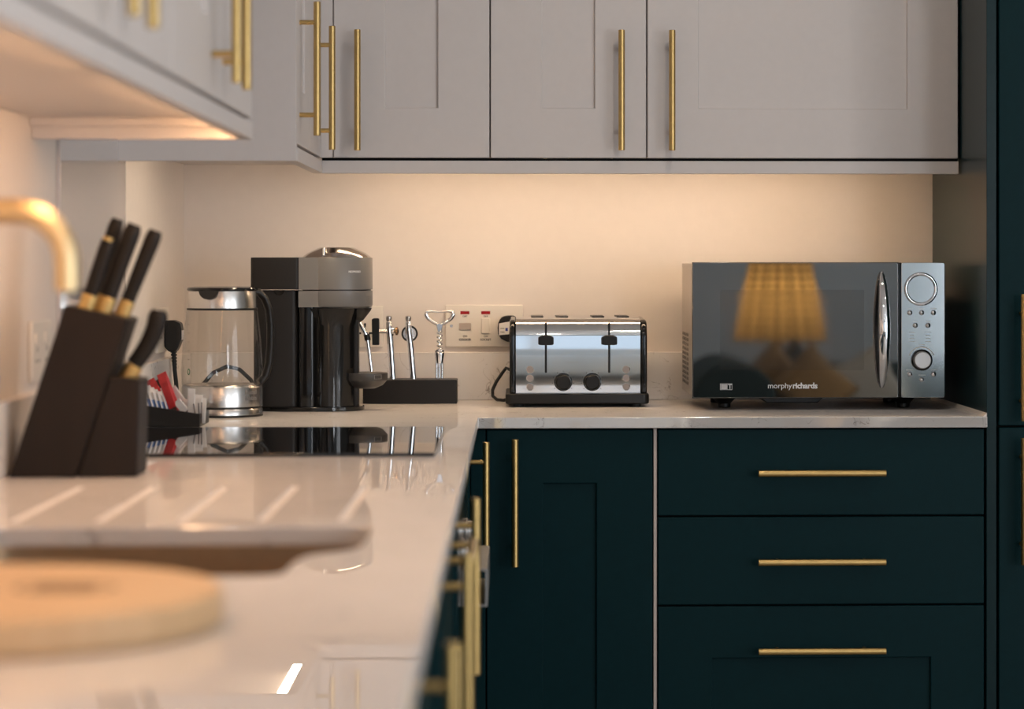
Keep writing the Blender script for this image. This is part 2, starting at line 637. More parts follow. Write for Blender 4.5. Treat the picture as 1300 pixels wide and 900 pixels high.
def window(name, f, a0, a1, z0, z1, d, n):
    t = B(f).ring(a0, a1, z0, z1, a0 + .05, a1 - .05, z0 + .05, z1 - .05, d - .03, d + .03)
    fr = struct(name, t, M['white_gloss'])
    for k in range(1, n):
        x = a0 + (a1 - a0) * k / n
        struct('mullion', B(f).box(x - .025, x + .025, d - .028, d + .028, z0 + .05, z1 - .05), M['white_gloss'], fr)
    w = (a1 - a0) / n
    for k in range(n):
        struct('pane', B(f).box(a0 + k * w + .026, a0 + (k + 1) * w - .026, d - .002, d + .002, z0 + .051, z1 - .051), M['pane'], fr)


window('window_1', None, -0.65, 0.85, 0.95, 2.15, YR - .05, 2)
window('window_added', None, 2.34, 3.22, 0.40, 2.20, YR - .05, 2)  # unseen extra window, added to let light in from the rear right
window('window_2', swap, -0.8, 1.6, 0.15, 2.15, XR + .05, 3)

# ------------------------------------------------------------------ cabinets
mapB = lambda y0: (lambda u, d, w: (u, y0 - d, w))      # a front facing -Y : u = X
mapL = lambda x0: (lambda u, d, w: (x0 + d, u, w))      # a front facing +X : u = Y


def handle(parent, f, u, w, length, vertical, standoff=0.030, r=0.0062, label=None):
    """bar handle with two posts, centred at (u, w) on the front face d = 0"""
    b = B(f)
    h = length / 2
    e = 0.080
    if vertical:
        b.cyl((u, standoff, w - h), (u, standoff, w + h), r, 20)
        for s in (-e, e):
            b.cyl((u, -0.0005, w + s), (u, standoff, w + s), 0.0042, 14)
    else:
        b.cyl((u - h, standoff, w), (u + h, standoff, w), r, 20)
        for s in (-e, e):
            b.cyl((u + s, -0.0005, w), (u + s, standoff, w), 0.0042, 14)
    return obj('handle', b, M['brass'], parent, bevel=0.0008, label=label)


def shaker(parent, name, f, u0, u1, w0, w1, m, stile=0.100, rail=None, deep=0.007):
    """framed front with a recessed panel; the front face is at d = 0, 20 mm thick"""
    rail = rail or stile
    d = obj(name, B(f).ring(u0, u1, w0, w1, u0 + stile, u1 - stile, w0 + rail, w1 - rail, -0.020, 0), m, parent, bevel=0.0022)
    obj('door_panel', B(f).box(u0 + stile - .0001, u1 - stile + .0001, -0.0195, -deep, w0 + rail - .0001, w1 - rail + .0001), m, d)
    return d


def slab(parent, name, f, u0, u1, w0, w1, m):
    return obj(name, B(f).box(u0, u1, -0.020, 0, w0, w1), m, parent, bevel=0.0018)


# ---- right base run
fB = mapB(YD)
t = thing('base_cabinet', 'dark teal corner base cabinet with one shaker door and upright brass handle', 'cabinet', (0.10, 4.9, 0))
obj('carcass', B().box(-0.078, 0.2515, YD + .0205, YB - .002, 0.10, 0.8795), M['dark_gap'], t)
obj('corner_post', B().box(XD + .001, -0.0555, YD, YD + .020, 0.12, 0.8765), M['teal'], t, bevel=0.001)
d = shaker(t, 'door', fB, -0.0535, 0.2495, 0.12, 0.8765, M['teal'], 0.103, 0.098)
handle(d, fB, -0.0014, 0.7455, 0.2315, True)
obj('plinth', B().box(-0.078, 0.2515, YD + .06, YD + .075, 0, 0.0995), M['teal'], t)

t = thing('drawer_cabinet', 'dark teal three drawer base cabinet under the microwave with level brass handles', 'cabinet', (0.557, 4.9, 0))
obj('carcass', B().box(0.2575, 0.8610, YD + .0205, YB - .002, 0.10, 0.8795), M['dark_gap'], t)
obj('edge_strip', B().box(0.2518, 0.2572, YD + .003, YB - .002, 0.10, 0.8795), M['carcass'], t, label='pale strip of carcass edge')
for w0, w1 in ((0.7192, 0.8765), (0.5560, 0.7160)):
    d = slab(t, 'drawer', fB, 0.2595, 0.8590, w0, w1, M['teal'])
    handle(d, fB, 0.5573, {0.7192: 0.798, 0.5560: 0.636}[w0], 0.233, False)
d = shaker(t, 'drawer', fB, 0.2595, 0.8590, 0.12, 0.5528, M['teal'], 0.099, 0.095)
handle(d, fB, 0.5573, 0.474, 0.233, False)
obj('plinth', B().box(0.2575, 0.8610, YD + .06, YD + .075, 0, 0.0995), M['teal'], t)

# ---- tall cabinet at the right
t = thing('tall_cabinet', 'tall dark teal cabinet rising past the right end of the worktop', 'cabinet', (1.17, 4.9, 0))
obj('side_panel', B().box(0.8628, 0.8812, YD - .003, YB - .002, 0, 2.30), M['teal_side'], t, bevel=0.001)
obj('carcass', B().box(0.8820, 1.484, YD + .0205, YB - .002, 0.10, 2.30), M['dark_gap'], t)
d = shaker(t, 'door', fB, 0.8862, 1.482, 0.8822, 2.298, M['teal'], 0.10)
handle(d, fB, 0.9275, 1.008, 0.2315, True)
d = shaker(t, 'door', fB, 0.8862, 1.482, 0.12, 0.8788, M['teal'], 0.10)
handle(d, fB, 0.9275, 0.7455, 0.2315, True)
obj('plinth', B().box(0.8820, 1.484, YD + .06, YD + .075, 0, 0.0995), M['teal'], t)
obj('side_panel', B().box(1.4845, 1.503, YD - .003, YB - .002, 0, 2.30), M['teal_side'], t, bevel=0.001)

# ---- left base run (fronts face +X)
fL = mapL(XD)
ZT = 0.8765


def left_unit(label, y0, y1, fronts):
    t = thing('base_cabinet', label, 'cabinet', (-0.38, (y0 + y1) / 2, 0))
    obj('carcass', B().box(XL + .003, XD - .0205, y0 + .001, y1 - .001, 0.10, 0.8795 if 'sink' not in label else 0.66), M['dark_gap'], t)
    obj('plinth', B().box(XD - .075, XD - .06, y0 + .001, y1 - .001, 0, 0.0995), M['teal'], t)
    for (kind, w0, w1, hu, hw, vert) in fronts:
        if kind == 'slab':
            d = slab(t, 'drawer', fL, y0 + .002, y1 - .002, w0, w1, M['teal'])
        else:
            d = shaker(t, 'door', fL, y0 + .002, y1 - .002, w0, w1, M['teal'], 0.085)
        if hu is not None:
            handle(d, fL, hu, hw, 0.2315, vert)
    return t


left_unit('narrow dark teal corner door unit with brass handle, beyond the oven', 4.25, 4.598, [('door', 0.12, ZT, 4.50, 0.7455, True)])
left_unit('dark teal base unit with upright brass handle, between the oven and the drawer unit', 3.25, 3.645, [('door', 0.12, ZT, 3.315, 0.7545, True)])
left_unit('dark teal drawer and door unit with level brass handle below the drainer grooves', 2.83, 3.25,
          [('slab', 0.745, ZT, 3.04, 0.83, False), ('door', 0.12, 0.742, None, 0, True)])
left_unit('dark teal sink base unit with upright brass handle', 2.23, 2.83, [('door', 0.12, ZT, 2.755, 0.7455, True)])
left_unit('dark teal base unit with upright brass handle under the round board', 1.63, 2.23, [('door', 0.12, ZT, 2.10, 0.7455, True)])
left_unit('dark teal base unit nearest the camera end of the worktop', 0.85, 1.63, [('door', 0.12, ZT, 0.95, 0.7455, True)])

# ---- oven under the hob
t = thing('oven', 'dark built-under oven with two steel knobs and a grey loop handle, below the hob', 'oven', (-0.38, 3.95, 0))
obj('carcass', B().box(XL + .003, XD - .0205, 3.651, 4.245, 0.10, 0.8795), M['dark_gap'], t)
obj('control_panel', B(fL).box(3.652, 4.244, -0.02, 0, 0.7225, ZT), M['black_gloss'], t, bevel=0.001)
obj('oven_door', B(fL).box(3.652, 4.244, -0.02, 0, 0.12, 0.7195), M['black_gloss'], t, bevel=0.002)
for yk in (3.80, 4.10):
    obj('knob', B(fL).lathe([(0.0, 0.0), (0.021, 0.0), (0.021, 0.004), (0.017, 0.007), (0.0155, 0.024), (0, 0.025)], (yk, 0, 0.745), 28, axis='y'),
        M['steel'], t, bevel=0.0008)
obj('loop_handle', B().ring(-0.0828, -0.043, 0.662, 0.719, -0.0795, -0.0465, 0.6655, 0.7155, 3.80, 4.12), M['mw_dial'], t, bevel=0.0008)

# ---- wall cabinets, back run
fU = mapB(YU)
ZU0, ZU1 = 1.3838, 2.12


def wall_unit(label, f, box, doors, pelmet=None):
    t = thing('wall_cabinet', label, 'cabinet', ((box[0] + box[1]) / 2, (box[2] + box[3]) / 2, ZU0))
    obj('carcass', B().box(*box, ZU0, ZU1), M['grey'], t, bevel=0.0006)
    for u0, u1, hu, hw in doors:
        d = shaker(t, 'door', f, u0, u1, ZU0 + .0003, ZU1, M['grey'], 0.0995, 0.0965, 0.0075)
        if hu is not None:
            handle(d, f, hu, hw, 0.2315, True)
    return t


wall_unit('pale grey wall cabinet next to the corner, handle on its left stile', fU, (-0.352, -0.0500, YU + .0205, YB - .002), [(-0.3512, -0.0512, -0.3035, 1.5125)])
wall_unit('pale grey wall cabinet with its handle on the right stile, middle of the back wall', fU, (-0.0492, 0.2519, YU + .0205, YB - .002), [(-0.0488, 0.2517, 0.2031, 1.5135)])
wall_unit('wide pale grey wall cabinet above the microwave', fU, (0.2527, 0.8590, YU + .0205, YB - .002), [(0.2541, 0.8586, 0.3004, 1.5135)])
t = obj('light_pelmet', B().box(-0.3735, 0.8590, YU - .001, YU + .018, 1.354, 1.3785), M['grey'], bevel=0.0008)
obj('gap_shade', B().box(-0.3735, 0.8590, YU + .008, YU + .018, 1.3786, 1.3837), M['dark_gap'], t)  # black strip added to stop light leaking and darken the gap
tag(t, 'long pale grey pelmet under the back wall cabinets', 'pelmet')

# ---- wall cabinets, left run
fV = mapL(XU)
t = wall_unit('pale grey corner wall cabinet, two narrow doors facing the room beyond the hob', fV,
              (XL + .001, XU - .0205, 4.322, YB - .002), [(4.324, 4.578, 4.372, 1.5165), (4.581, 4.848, 4.728, 1.5085)])
obj('end_panel', B().box(XL + .001, XU, 4.302, 4.3215, 1.354, ZU1), M['grey'], t, bevel=0.001)
obj('corner_post', B().box(XU - .018, -0.3525, 4.851, YU + .019, ZU0, ZU1), M['grey'], t)
obj('pelmet', B().box(XU - .018, XU + .001, 4.322, YU - .002, 1.354, 1.3785), M['grey'], t, bevel=0.0012)
obj('pelmet_gap_shade', B().box(XU - .018, XU - .012, 4.322, YU - .002, 1.3786, 1.3837), M['dark_gap'], t)  # black strip fills the gap with painted shade


def left_wall_unit(label, y0, y1, mid):
    t = wall_unit(label, fV, (XL + .001, XU - .0205, y0 + .001, y1 - .001),
                  [(y0 + .002, mid - .0012, mid - .058, 1.516), (mid + .0012, y1 - .002, mid + .060, 1.516)])
    obj('pelmet', B().box(XU - .018, XU + .001, y0, y1, 1.354, 1.3785), M['grey'], t, bevel=0.0012)
    obj('pelmet_gap_shade', B().box(XU - .018, XU - .012, y0, y1, 1.3786, 1.3837), M['dark_gap'], t)  # same black filler, shade painted into the slit below the doors
    return t


t = left_wall_unit('pale grey double wall cabinet above the knife block, ending at the hob gap', 2.756, 3.585, 3.171)
obj('end_pelmet', B().box(XL + .001, XU - .019, 3.566, 3.585, 1.354, 1.3835), M['grey'], t, bevel=0.001)
obj('pelmet_batten', B().box(XL + .001, XU - .03, 3.552, 3.5655, 1.371, 1.3835), M['grey'], t, bevel=0.001)
left_wall_unit('pale grey double wall cabinet above the tap and round board', 1.926, 2.754, 2.340)
left_wall_unit('pale grey double wall cabinet above the near end of the worktop', 1.096, 1.924, 1.51)

# hood cabinet bridging the gap over the hob (above the picture)
t = thing('hood_cabinet', 'pale grey hood cabinet bridging the gap over the hob', 'cooker hood', (-0.52, 3.94, 1.83))
obj('carcass', B().box(XL + .001, XU - .0205, 3.587, 4.300, 1.835, 2.12), M['grey'], t)
d = shaker(t, 'door', fV, 3.589, 4.298, 1.838, 2.12, M['grey'], 0.09, 0.07)
obj('filter', B().box(-0.62, -0.42, 3.65, 4.24, 1.829, 1.8345), M['steel'], t)

# ------------------------------------------------------------------ lights under the cabinets
def strip_light(label, x0, x1, y0, y1, m):
    t = thing('strip_light', label, 'light', ((x0 + x1) / 2, (y0 + y1) / 2, 1.3735))
    obj('housing', B().box(x0 + .001, x1 - .001, y0 + .001, y1 - .001, 1.3754, 1.3835), M['white_metal'], t)
    obj('diffuser', B().box(x0, x1, y0, y1, 1.3670, 1.3752), m, t, bevel=0.002)


strip_light('slim warm strip light under the back wall cabinets', -0.34, 0.72, 4.912, 4.930, M['led'])
strip_light('slim warm strip light behind the pelmet of the cabinet above the knife block', -0.416, -0.398, 2.80, 3.54, M['led_left'])
strip_light('slim warm strip light behind the pelmet of the cabinet above the tap', -0.416, -0.398, 1.98, 2.70, M['led_left'])
strip_light('slim warm strip light behind the pelmet of the near end cabinet', -0.416, -0.398, 1.15, 1.88, M['led_left'])
strip_light('short warm strip light under the corner wall cabinet beside the hob', -0.416, -0.398, 4.36, 4.72, M['led_corner'])


# recessed ceiling lights; the rear two are added to brighten the room behind
for x, y, lab in ((0.45, 3.95, 'recessed ceiling light nearest the back wall cabinets'), (0.35, 2.2, 'recessed ceiling light beside the sink'),
                  (1.9, 3.2, 'recessed ceiling light in the middle of the room'), (1.9, 0.6, 'recessed ceiling light in the middle of the room, nearer the sofa'),
                  (0.15, -1.7, 'added recessed ceiling light brightening the rear wall before the sideboard'), (1.7, -2.0, 'added recessed ceiling light brightening the rear wall over the sofa')):
    t = thing('ceiling_light', lab, 'light', (x, y, ZC - .012), 'recessed ceiling lights')
    obj('bezel', B().lathe([(0.040, -0.004), (0.052, -0.003), (0.055, -0.0003)], (x, y, ZC), 32, closed=False), M['white_metal'], t)
    obj('lens', B().lathe([(0.0, -0.002), (0.040, -0.002)], (x, y, ZC), 32, closed=False), M['downlight'], t)


# ------------------------------------------------------------------ worktop with sink cut-out and drainer grooves
def smooth_loop(pts, n=4, it=2):
    for _ in range(it):
        q = []
        for i in range(len(pts)):
            a, b = pts[i], pts[(i + 1) % len(pts)]
            q += [(a[0] * .75 + b[0] * .25, a[1] * .75 + b[1] * .25), (a[0] * .25 + b[0] * .75, a[1] * .25 + b[1] * .75)]
        pts = q
    return pts


SINK = smooth_loop([(-0.60, 2.674), (-0.40, 2.674), (-0.20, 2.674), (-0.150, 2.674), (-0.150, 2.60), (-0.152, 2.455), (-0.196, 2.42), (-0.208, 2.36),
                    (-0.208, 2.30), (-0.210, 2.247), (-0.27, 2.245), (-0.42, 2.245), (-0.60, 2.245), (-0.60, 2.46)], it=2)
OUT = [(XL, 0.85), (-0.069, 0.85), (-0.069, 4.585), (0.8622, 4.585), (0.8622, YB), (XL, YB)]


def groove_loop(x, y0, x2, y1, r=0.0056, n=6):
    return ([(x + r * math.cos(a), y0 + r * math.sin(a)) for a in (PI + PI * k / n for k in range(n + 1))]
            + [(x2 + r * math.cos(a), y1 + r * math.sin(a)) for a in (PI * k / n for k in range(n + 1))])


GROOVES = [groove_loop(x, 2.735, x, 3.155) for x in (-0.540, -0.449, -0.3615, -0.275, -0.187)]


def worktop():
    bm = bmesh.new()

    def loop(pts, z):
        vs_ = [bm.verts.new((x, y, z)) for x, y in pts]
        es = [bm.edges.new((vs_[i], vs_[(i + 1) % len(vs_)])) for i in range(len(vs_))]
        return vs_, es
    z1, z0, zg = ZW, ZW - 0.020, ZW - 0.0016
    top = [loop(OUT, z1), loop(SINK, z1)] + [loop(g, z1) for g in GROOVES]
    bot = [loop(OUT, z0), loop(SINK, z0)]
    bmesh.ops.triangle_fill(bm, use_beauty=True, use_dissolve=False, edges=[e for _, es in top for e in es])
    bmesh.ops.triangle_fill(bm, use_beauty=True, use_dissolve=False, edges=[e for _, es in bot for e in es])
    for (a, _), (c, _) in zip(top[:2], bot):
        for i in range(len(a)):
            j = (i + 1) % len(a)
            bm.faces.new([a[i], a[j], c[j], c[i]])
    b = B()
    b.bm.free()
    b.bm = bm
    return b


o = obj('worktop', worktop(), M['quartz'], bevel=0.0016, angle=60)
tag(o, 'L-shaped pale quartz worktop with drainer grooves and sink cut-out', 'worktop')
for g in GROOVES:
    cxm = sum(p[0] for p in g) / len(g)
    b = B()
    rings = []
    for k_, dz in ((1.0, 0.0), (.92, .0009), (.72, .0017), (.40, .0023), (.08, .0025)):
        rings.append([b.v(cxm + (p[0] - cxm) * k_, p[1], ZW - dz) for p in g])
    for q in range(4):
        for i in range(len(g)):
            j = (i + 1) % len(g)
            b.face([rings[q][i], rings[q][j], rings[q + 1][j], rings[q + 1][i]])
    b.face(rings[4])
    obj('drain_groove', b, M['honed'], o)


def sink_shell():
    b = B()
    n = len(SINK)
    cx_ = sum(p[0] for p in SINK) / n
    cy_ = sum(p[1] for p in SINK) / n
    levels = [(ZW - .0201, 1.06), (ZW - .0205, 1.012), (ZW - .06, 1.004), (ZW - .175, 0.97), (ZW - .19, 0.93), (ZW - .195, 0.12), (ZW - .195, 0.05)]
    rings = [[b.v(cx_ + (x - cx_) * s, cy_ + (y - cy_) * s, z) for x, y in SINK] for z, s in levels]
    for i in range(len(rings) - 1):
        for k in range(n):
            j = (k + 1) % n
            b.face([rings[i][k], rings[i][j], rings[i + 1][j], rings[i + 1][k]])
    b.face(rings[-1])
    return b


t = obj('sink', sink_shell(), M['sink'])
tag(t, 'undermounted bronze toned sink bowl in front of the drainer grooves', 'sink')
obj('drain_strainer', B().lathe([(0.0, 0.004), (0.02, 0.004), (0.04, 0.002), (0.043, 0.0)], (-0.39, 2.46, ZW - .1948), 32), M['chrome'], t)

# upstands, splashback, sealant
t = obj('upstand', B().box(XL + .016, 0.8622, YB - .016, YB - .0002, ZW + .0002, 0.998), M['upstand'], bevel=0.0012)
tag(t, 'pale quartz upstand along the back wall behind the appliances', 'upstand')
t = obj('upstand', B().box(XL + .0002, XL + .016, 4.392, YB - .0002, ZW + .0002, 0.998), M['upstand'], bevel=0.0012)
tag(t, 'short pale quartz upstand on the left wall beside the kettle', 'upstand')
t = obj('upstand', B().box(XL + .0002, XL + .016, 0.85, 3.760, ZW + .0002, 0.998), M['upstand'], bevel=0.0012)
tag(t, 'pale quartz upstand on the left wall behind knife block and tap', 'upstand')
t = obj('splashback', B().box(XL + .0002, XL + .006, 3.762, 4.390, ZW + .0002, 1.80), M['splash'], bevel=0.0008)
tag(t, 'glossy pale glass splashback on the left wall behind the hob', 'splashback')
struct('trim_1', B().prism([(0.8620, ZW), (0.8555, ZW), (0.8620, ZW + .0065)], 'y', 4.590, YB - .0165), M['sealant'])

# ------------------------------------------------------------------ hob
t = obj('hob', B().prism(rrect(-0.636, -0.118, 3.650, 4.248, 0.006), 'z', ZW + .0002, ZW + .0052), M['hob_glass'], bevel=0.001)
tag(t, 'flat black glass induction hob set on the worktop', 'hob')


# ------------------------------------------------------------------ sockets
def plate(name, label, f, u0, u1, w0, w1, group=None):
    """moulded wall plate; its back is on the wall (d = 0)"""
    x, y, z = f((u0 + u1) / 2, 0, w0)
    t = thing(name, label, 'socket', (x, y, z), group)
    obj('face_plate', B(f).box(u0, u1, 0.0003, 0.0075, w0, w1), M['white'], t, bevel=0.0025, seg=3)
    return t


def socket_face(t, f, uc, wc, rocker=True):
    b = B(f)
    b.box(uc - .0022, uc + .0022, 0.0070, 0.00775, wc + .007, wc + .0150)
    for s in (-1, 1):
        b.box(uc + s * .011 - .0034, uc + s * .011 + .0034, 0.0070, 0.00775, wc - .0075, wc - .0035)
    obj('pin_holes', b, M['black'], t)
    if rocker:
        obj('rocker_switch', B(f).box(uc - .022, uc - .012, 0.0070, 0.0105, wc + .0195, wc + .0335), M['white'], t, bevel=0.001)


fWB = mapB(YB)
fWL = mapL(XL)
# behind the coffee machine
t = plate('wall_socket', 'white double socket half hidden behind the coffee machine', fWB, -0.4185, -0.2725, 1.008, 1.094)
socket_face(t, fWB, -0.310, 1.043)
socket_face(t, fWB, -0.381, 1.043)
# cooker control unit
t = plate('cooker_switch', 'white cooker switch plate with two red neons left of the toaster', fWB, -0.1455, 0.0145, 1.0085, 1.0955)
yz = lambda w: w
sY = YB - .0075
k = lambda px: 0.0145 + (px - 1050) / 10 / 615.0    # plate details along X


def P5(px, py):
    """offset inside the plate, in millimetre-like units taken from its left and top edges"""
    return -0.1455 + (px / 900.0) * 0.160, 1.0955 - (py / 540.0) * 0.087


for px in (228, 468):
    x, z = P5(px, 100)
    obj('neon_lamp', B(fWB).box(x - .0093, x + .0093, 0.0070, 0.0085, z - .0033, z + .0033), M['neon'], t, bevel=0.0006, label='red neon window')
    x, z = P5(px, 148)
    text('lettering', 'OFF', 0.0052, M['dark_print'], t, front(x, z, sY), bold=0.0001)
x, z = P5(230, 273)
obj('rocker_switch', B(fWB).box(x - .0122, x + .0122, 0.0070, 0.0100, z - .0075, z + .0068), M['switch_grey'], t, bevel=0.0008, label='grey pressed rocker')
x, z = P5(468, 268)
obj('rocker_switch', B(fWB).box(x - .0090, x + .0090, 0.0070, 0.0112, z - .0160, z + .0160), M['white'], t, bevel=0.0015, label='white rocker')
x, z = P5(72, 270)
obj('screw', B(fWB).lathe([(0.0, 0.0078), (0.0030, 0.0078), (0.0036, 0.0070)], (x, 0, z), 16, axis='y'), M['steel'], t)
for px, wd in ((230, 'COOKER'), (470, 'SOCKET')):
    x, z = P5(px, 402)
    text('lettering', 'ON', 0.0054, M['dark_print'], t, front(x, z, sY), bold=0.00012)
    x, z = P5(px, 445)
    text('lettering', wd, 0.0060, M['dark_print'], t, front(x, z, sY), bold=0.00015)
# left wall sockets
t = plate('wall_socket', 'white double socket on the left wall behind the knife block', fWL, 3.540, 3.686, 1.012, 1.098)
socket_face(t, fWL, 3.577, 1.047)
socket_face(t, fWL, 3.649, 1.047)
t = plate('wall_socket', 'white socket on the left wall with the kettle plug, near the corner', fWL, 4.775, 4.921, 1.010, 1.096)
socket_face(t, fWL, 4.812, 1.045)

# plugs
t = thing('kettle_plug', 'black plug and cord in the left wall socket beside the kettle', 'plug', (-0.655, 4.868, 1.02))
b = B()
b.prism([(-0.6722, 1.020), (-0.6722, 1.071), (-0.655, 1.0715), (-0.6425, 1.066), (-0.640, 1.055), (-0.640, 1.036), (-0.646, 1.020), (-0.651, 1.011), (-0.664, 1.011)], 'y', 4.849, 4.887)
obj('plug_body', b, M['black'], t, bevel=0.003, seg=3)
obj('rating_label', B().box(-0.6405, -0.6393, 4.853, 4.883, 1.034, 1.052), M['white_print'], t, label='pale printed sticker')
b = B()
for i in range(6):
    b.cyl((-0.657 + i * .0004, 4.868, 1.0125 - i * .006), (-0.657 + i * .0004, 4.868, 1.0090 - i * .006), 0.0062 - i * .0004, 14)
b.tube([(-0.657, 4.868, 1.013), (-0.655, 4.868, 0.975), (-0.6525, 4.866, 0.955), (-0.650, 4.862, 0.935), (-0.646, 4.855, 0.912), (-0.640, 4.85, 0.9045),
        (-0.62, 4.83, 0.9040), (-0.60, 4.80, 0.9040), (-0.604, 4.79, 0.922), (-0.592, 4.785, 0.950), (-0.573, 4.785, 0.973), (-0.545, 4.785, 0.986), (-0.522, 4.785, 0.980),
        (-0.500, 4.782, 0.960), (-0.488, 4.775, 0.930), (-0.490, 4.77, 0.908), (-0.505, 4.755, 0.9042), (-0.528, 4.742, 0.9045)], 0.0040, 10)
obj('cord', b, M['rubber'], t)

t = thing('toaster_plug', 'black plug with white printed sticker in the cooker switch socket', 'plug', (-0.013, 5.17, 1.03))
b = B()
b.prism(smooth_loop([(-0.036, 1.030), (-0.038, 1.055), (-0.032, 1.069), (-0.022, 1.074), (0.002, 1.074), (0.006, 1.05), (0.004, 1.022), (-0.014, 1.018)], it=1), 'y', 5.155, 5.1922)
obj('plug_body', b, M['black'], t, bevel=0.003, seg=2)
obj('rating_label', B().prism([(-0.0345, 1.034), (-0.014, 1.036), (-0.012, 1.062), (-0.0345, 1.058)], 'y', 5.1535, 5.1553), M['white_print'], t, label='white printed sticker')
obj('printed_mark', B().box(-0.0215, -0.0165, 5.1530, 5.1536, 1.0425, 1.0490), M['label_blue'], t, label='blue mark')
b = B()
for q in (1.0475, 1.0400):
    b.box(-0.0320, -0.0235, 5.1531, 5.1536, q, q + .0012)
obj('printed_lines', b, M['dark_print'], t)


# ------------------------------------------------------------------ toaster
TX0, TX1, TY0, TY1, TZ0, TZ1 = 0.0, 0.243, 4.920, 5.135, 0.926, 1.0752
t = thing('toaster', 'chrome four slice toaster with black end caps on the worktop', 'toaster', (0.12, 5.03, ZW))


def tprof(g=0.0):
    r = 0.036
    return ([(TY0 + .003 - g, TZ0 - .002), (TY0 + .0008 - g, 0.975), (TY0 - g, 1.010), (TY0 + .0012 - g, 1.036)]
            + arc(TY0 + r, TZ1 - r + g, r - .001 + g, 170, 90, 8)[0:]
            + [(TY1 - r, TZ1 + g)] + arc(TY1 - r, TZ1 - r + g, r + g, 80, 0, 7) + [(TY1 + g, TZ0 - .002)])


obj('shell', B().prism(tprof(), 'x', TX0, TX1), M['chrome'], t, angle=40)
for a, c in ((-0.0125, -0.0003), (TX1 + .0003, TX1 + .0135)):
    obj('end_cap', B().prism(tprof(-.002), 'x', a, c), M['black_gloss'], t, bevel=0.005, seg=4, angle=40)
    fx = a if a < 0 else c
obj('base', B().prism(rrect(-0.0205, 0.2600, 4.910, 5.145, 0.012), 'z', 0.9065, 0.9265), M['black'], t, bevel=0.003)
for x in (0.005, 0.235):
    for y in (4.94, 5.115):
        obj('foot', B().cyl((x, y, 0.9003), (x, y, 0.907), 0.010, 20), M['rubber'], t)
for x in (0.0584, 0.1820):
    obj('lever_slot', B().box(x - .0021, x + .0021, 4.9180, 4.925, 0.9670, 1.0600), M['black'], t)
    obj('lever_slot_top', B().prism([(4.9205, 1.055), (4.9190, 1.055), (4.9225, 1.0645), (4.926, 1.0645)], 'x', x - .0021, x + .0021), M['black'], t)
    obj('lever', B().prism([(x - .0150, 1.0225), (x - .0150, 1.037), (x - .008, 1.0405), (x + .008, 1.0405), (x + .0150, 1.037), (x + .0150, 1.0225), (x + .009, 1.0215), (x - .009, 1.0215)],
                           'y', 4.896, 4.9195), M['black'], t, bevel=0.002, seg=3)
for x in (0.0922, 0.1491):
    d = obj('dial', B().lathe([(0.0, -0.016), (0.012, -0.016), (0.0142, -0.014), (0.0155, 0.0)], (x, 4.9205, 0.949), 36, axis='y'), M['black'], t)
    obj('dial_ring', B().lathe([(0.0158, 0.0005), (0.0158, -0.0015), (0.0178, -0.0010), (0.0178, 0.0005)], (x, 4.9205, 0.949), 36, axis='y', closed=False), M['black_gloss'], d)
    b = B()
    for q in range(-4, 5):
        a = math.radians(90 + q * 32)
        b.box(x + .0212 * math.cos(a) - .0006, x + .0212 * math.cos(a) + .0006, 4.9190, 4.9215, 0.949 + .0212 * math.sin(a) - .0006, 0.949 + .0212 * math.sin(a) + .0006)
    obj('dial_ticks', b, M['dark_print'], d)
for x in (0.0276, 0.2155):
    for z in (0.9735, 0.9565, 0.9397):
        d = obj('button', B().lathe([(0.0, -0.0026), (0.0058, -0.0026), (0.0064, -0.0020), (0.0064, 0.001)], (x, 4.9205, z), 24, axis='y'), M['button'], t)
        obj('button_rim', B().lathe([(0.0065, 0.001), (0.0065, -0.0016), (0.0074, -0.0012), (0.0076, 0.001)], (x, 4.9205, z), 24, axis='y', closed=False), M['chrome'], d)
for x in (0.030, 0.079, 0.150, 0.199):
    obj('bread_slot', B().box(x, x + .024, 4.965, 5.095, TZ1 - .002, TZ1 + .0012), M['black'], t)
b = B().tube([(-0.012, 5.12, 0.965), (-0.02, 5.13, 0.968), (-0.0285, 5.13, 0.957), (-0.040, 5.125, 0.940), (-0.0475, 5.12, 0.924), (-0.047, 5.115, 0.912),
              (-0.038, 5.11, 0.9046), (-0.024, 5.10, 0.9040), (-0.014, 5.09, 0.908)], 0.0034, 10)
obj('cord', b, M['rubber'], t)

# ------------------------------------------------------------------ microwave
MX0, MX1, MZ0, MZ1, MY = 0.3368, 0.8210, 0.9235, 1.1820, 4.800
t = thing('microwave', 'grey microwave with smoked mirror door and round dials at the right end', 'microwave', (0.58, 4.96, ZW))
obj('body', B().box(MX0 + .0015, MX1 - .0015, MY + .030, 5.125, MZ0 + .001, MZ1 - .001), M['mw_side'], t, bevel=0.002)
obj('front_frame', B().box(MX0 + .0005, MX1 - .0005, MY + .010, MY + .0298, MZ0, MZ1), M['black_gloss'], t, bevel=0.002)
d = obj('door', B().prism(rrect(MX0, 0.7312, MZ0, MZ1, 0.004), 'y', MY, MY + .0098), M['mw_glass'], t, bevel=0.0012)
obj('door_edge', B().ring(MX0 - .0006, 0.7318, MZ0 - .0006, MZ1 + .0006, MX0 + .0010, 0.7302, MZ0 + .0010, MZ1 - .0010, MY + .0020, MY + .0096), M['black_gloss'], d)
obj('window', B().prism(rrect(0.3895, 0.6655, 0.9765, 1.1300, 0.003), 'y', MY - .0004, MY + .002), M['mw_window'], d)
b = B()
pts, rad = [], []
for i in range(25):
    q = i / 24
    pts.append((0.6987, MY - .004 - .034 * math.sin(PI * q) ** 0.7, 0.9445 + q * .2185))
    rad.append(0.0035 + .0080 * math.sin(PI * q) ** 0.55)
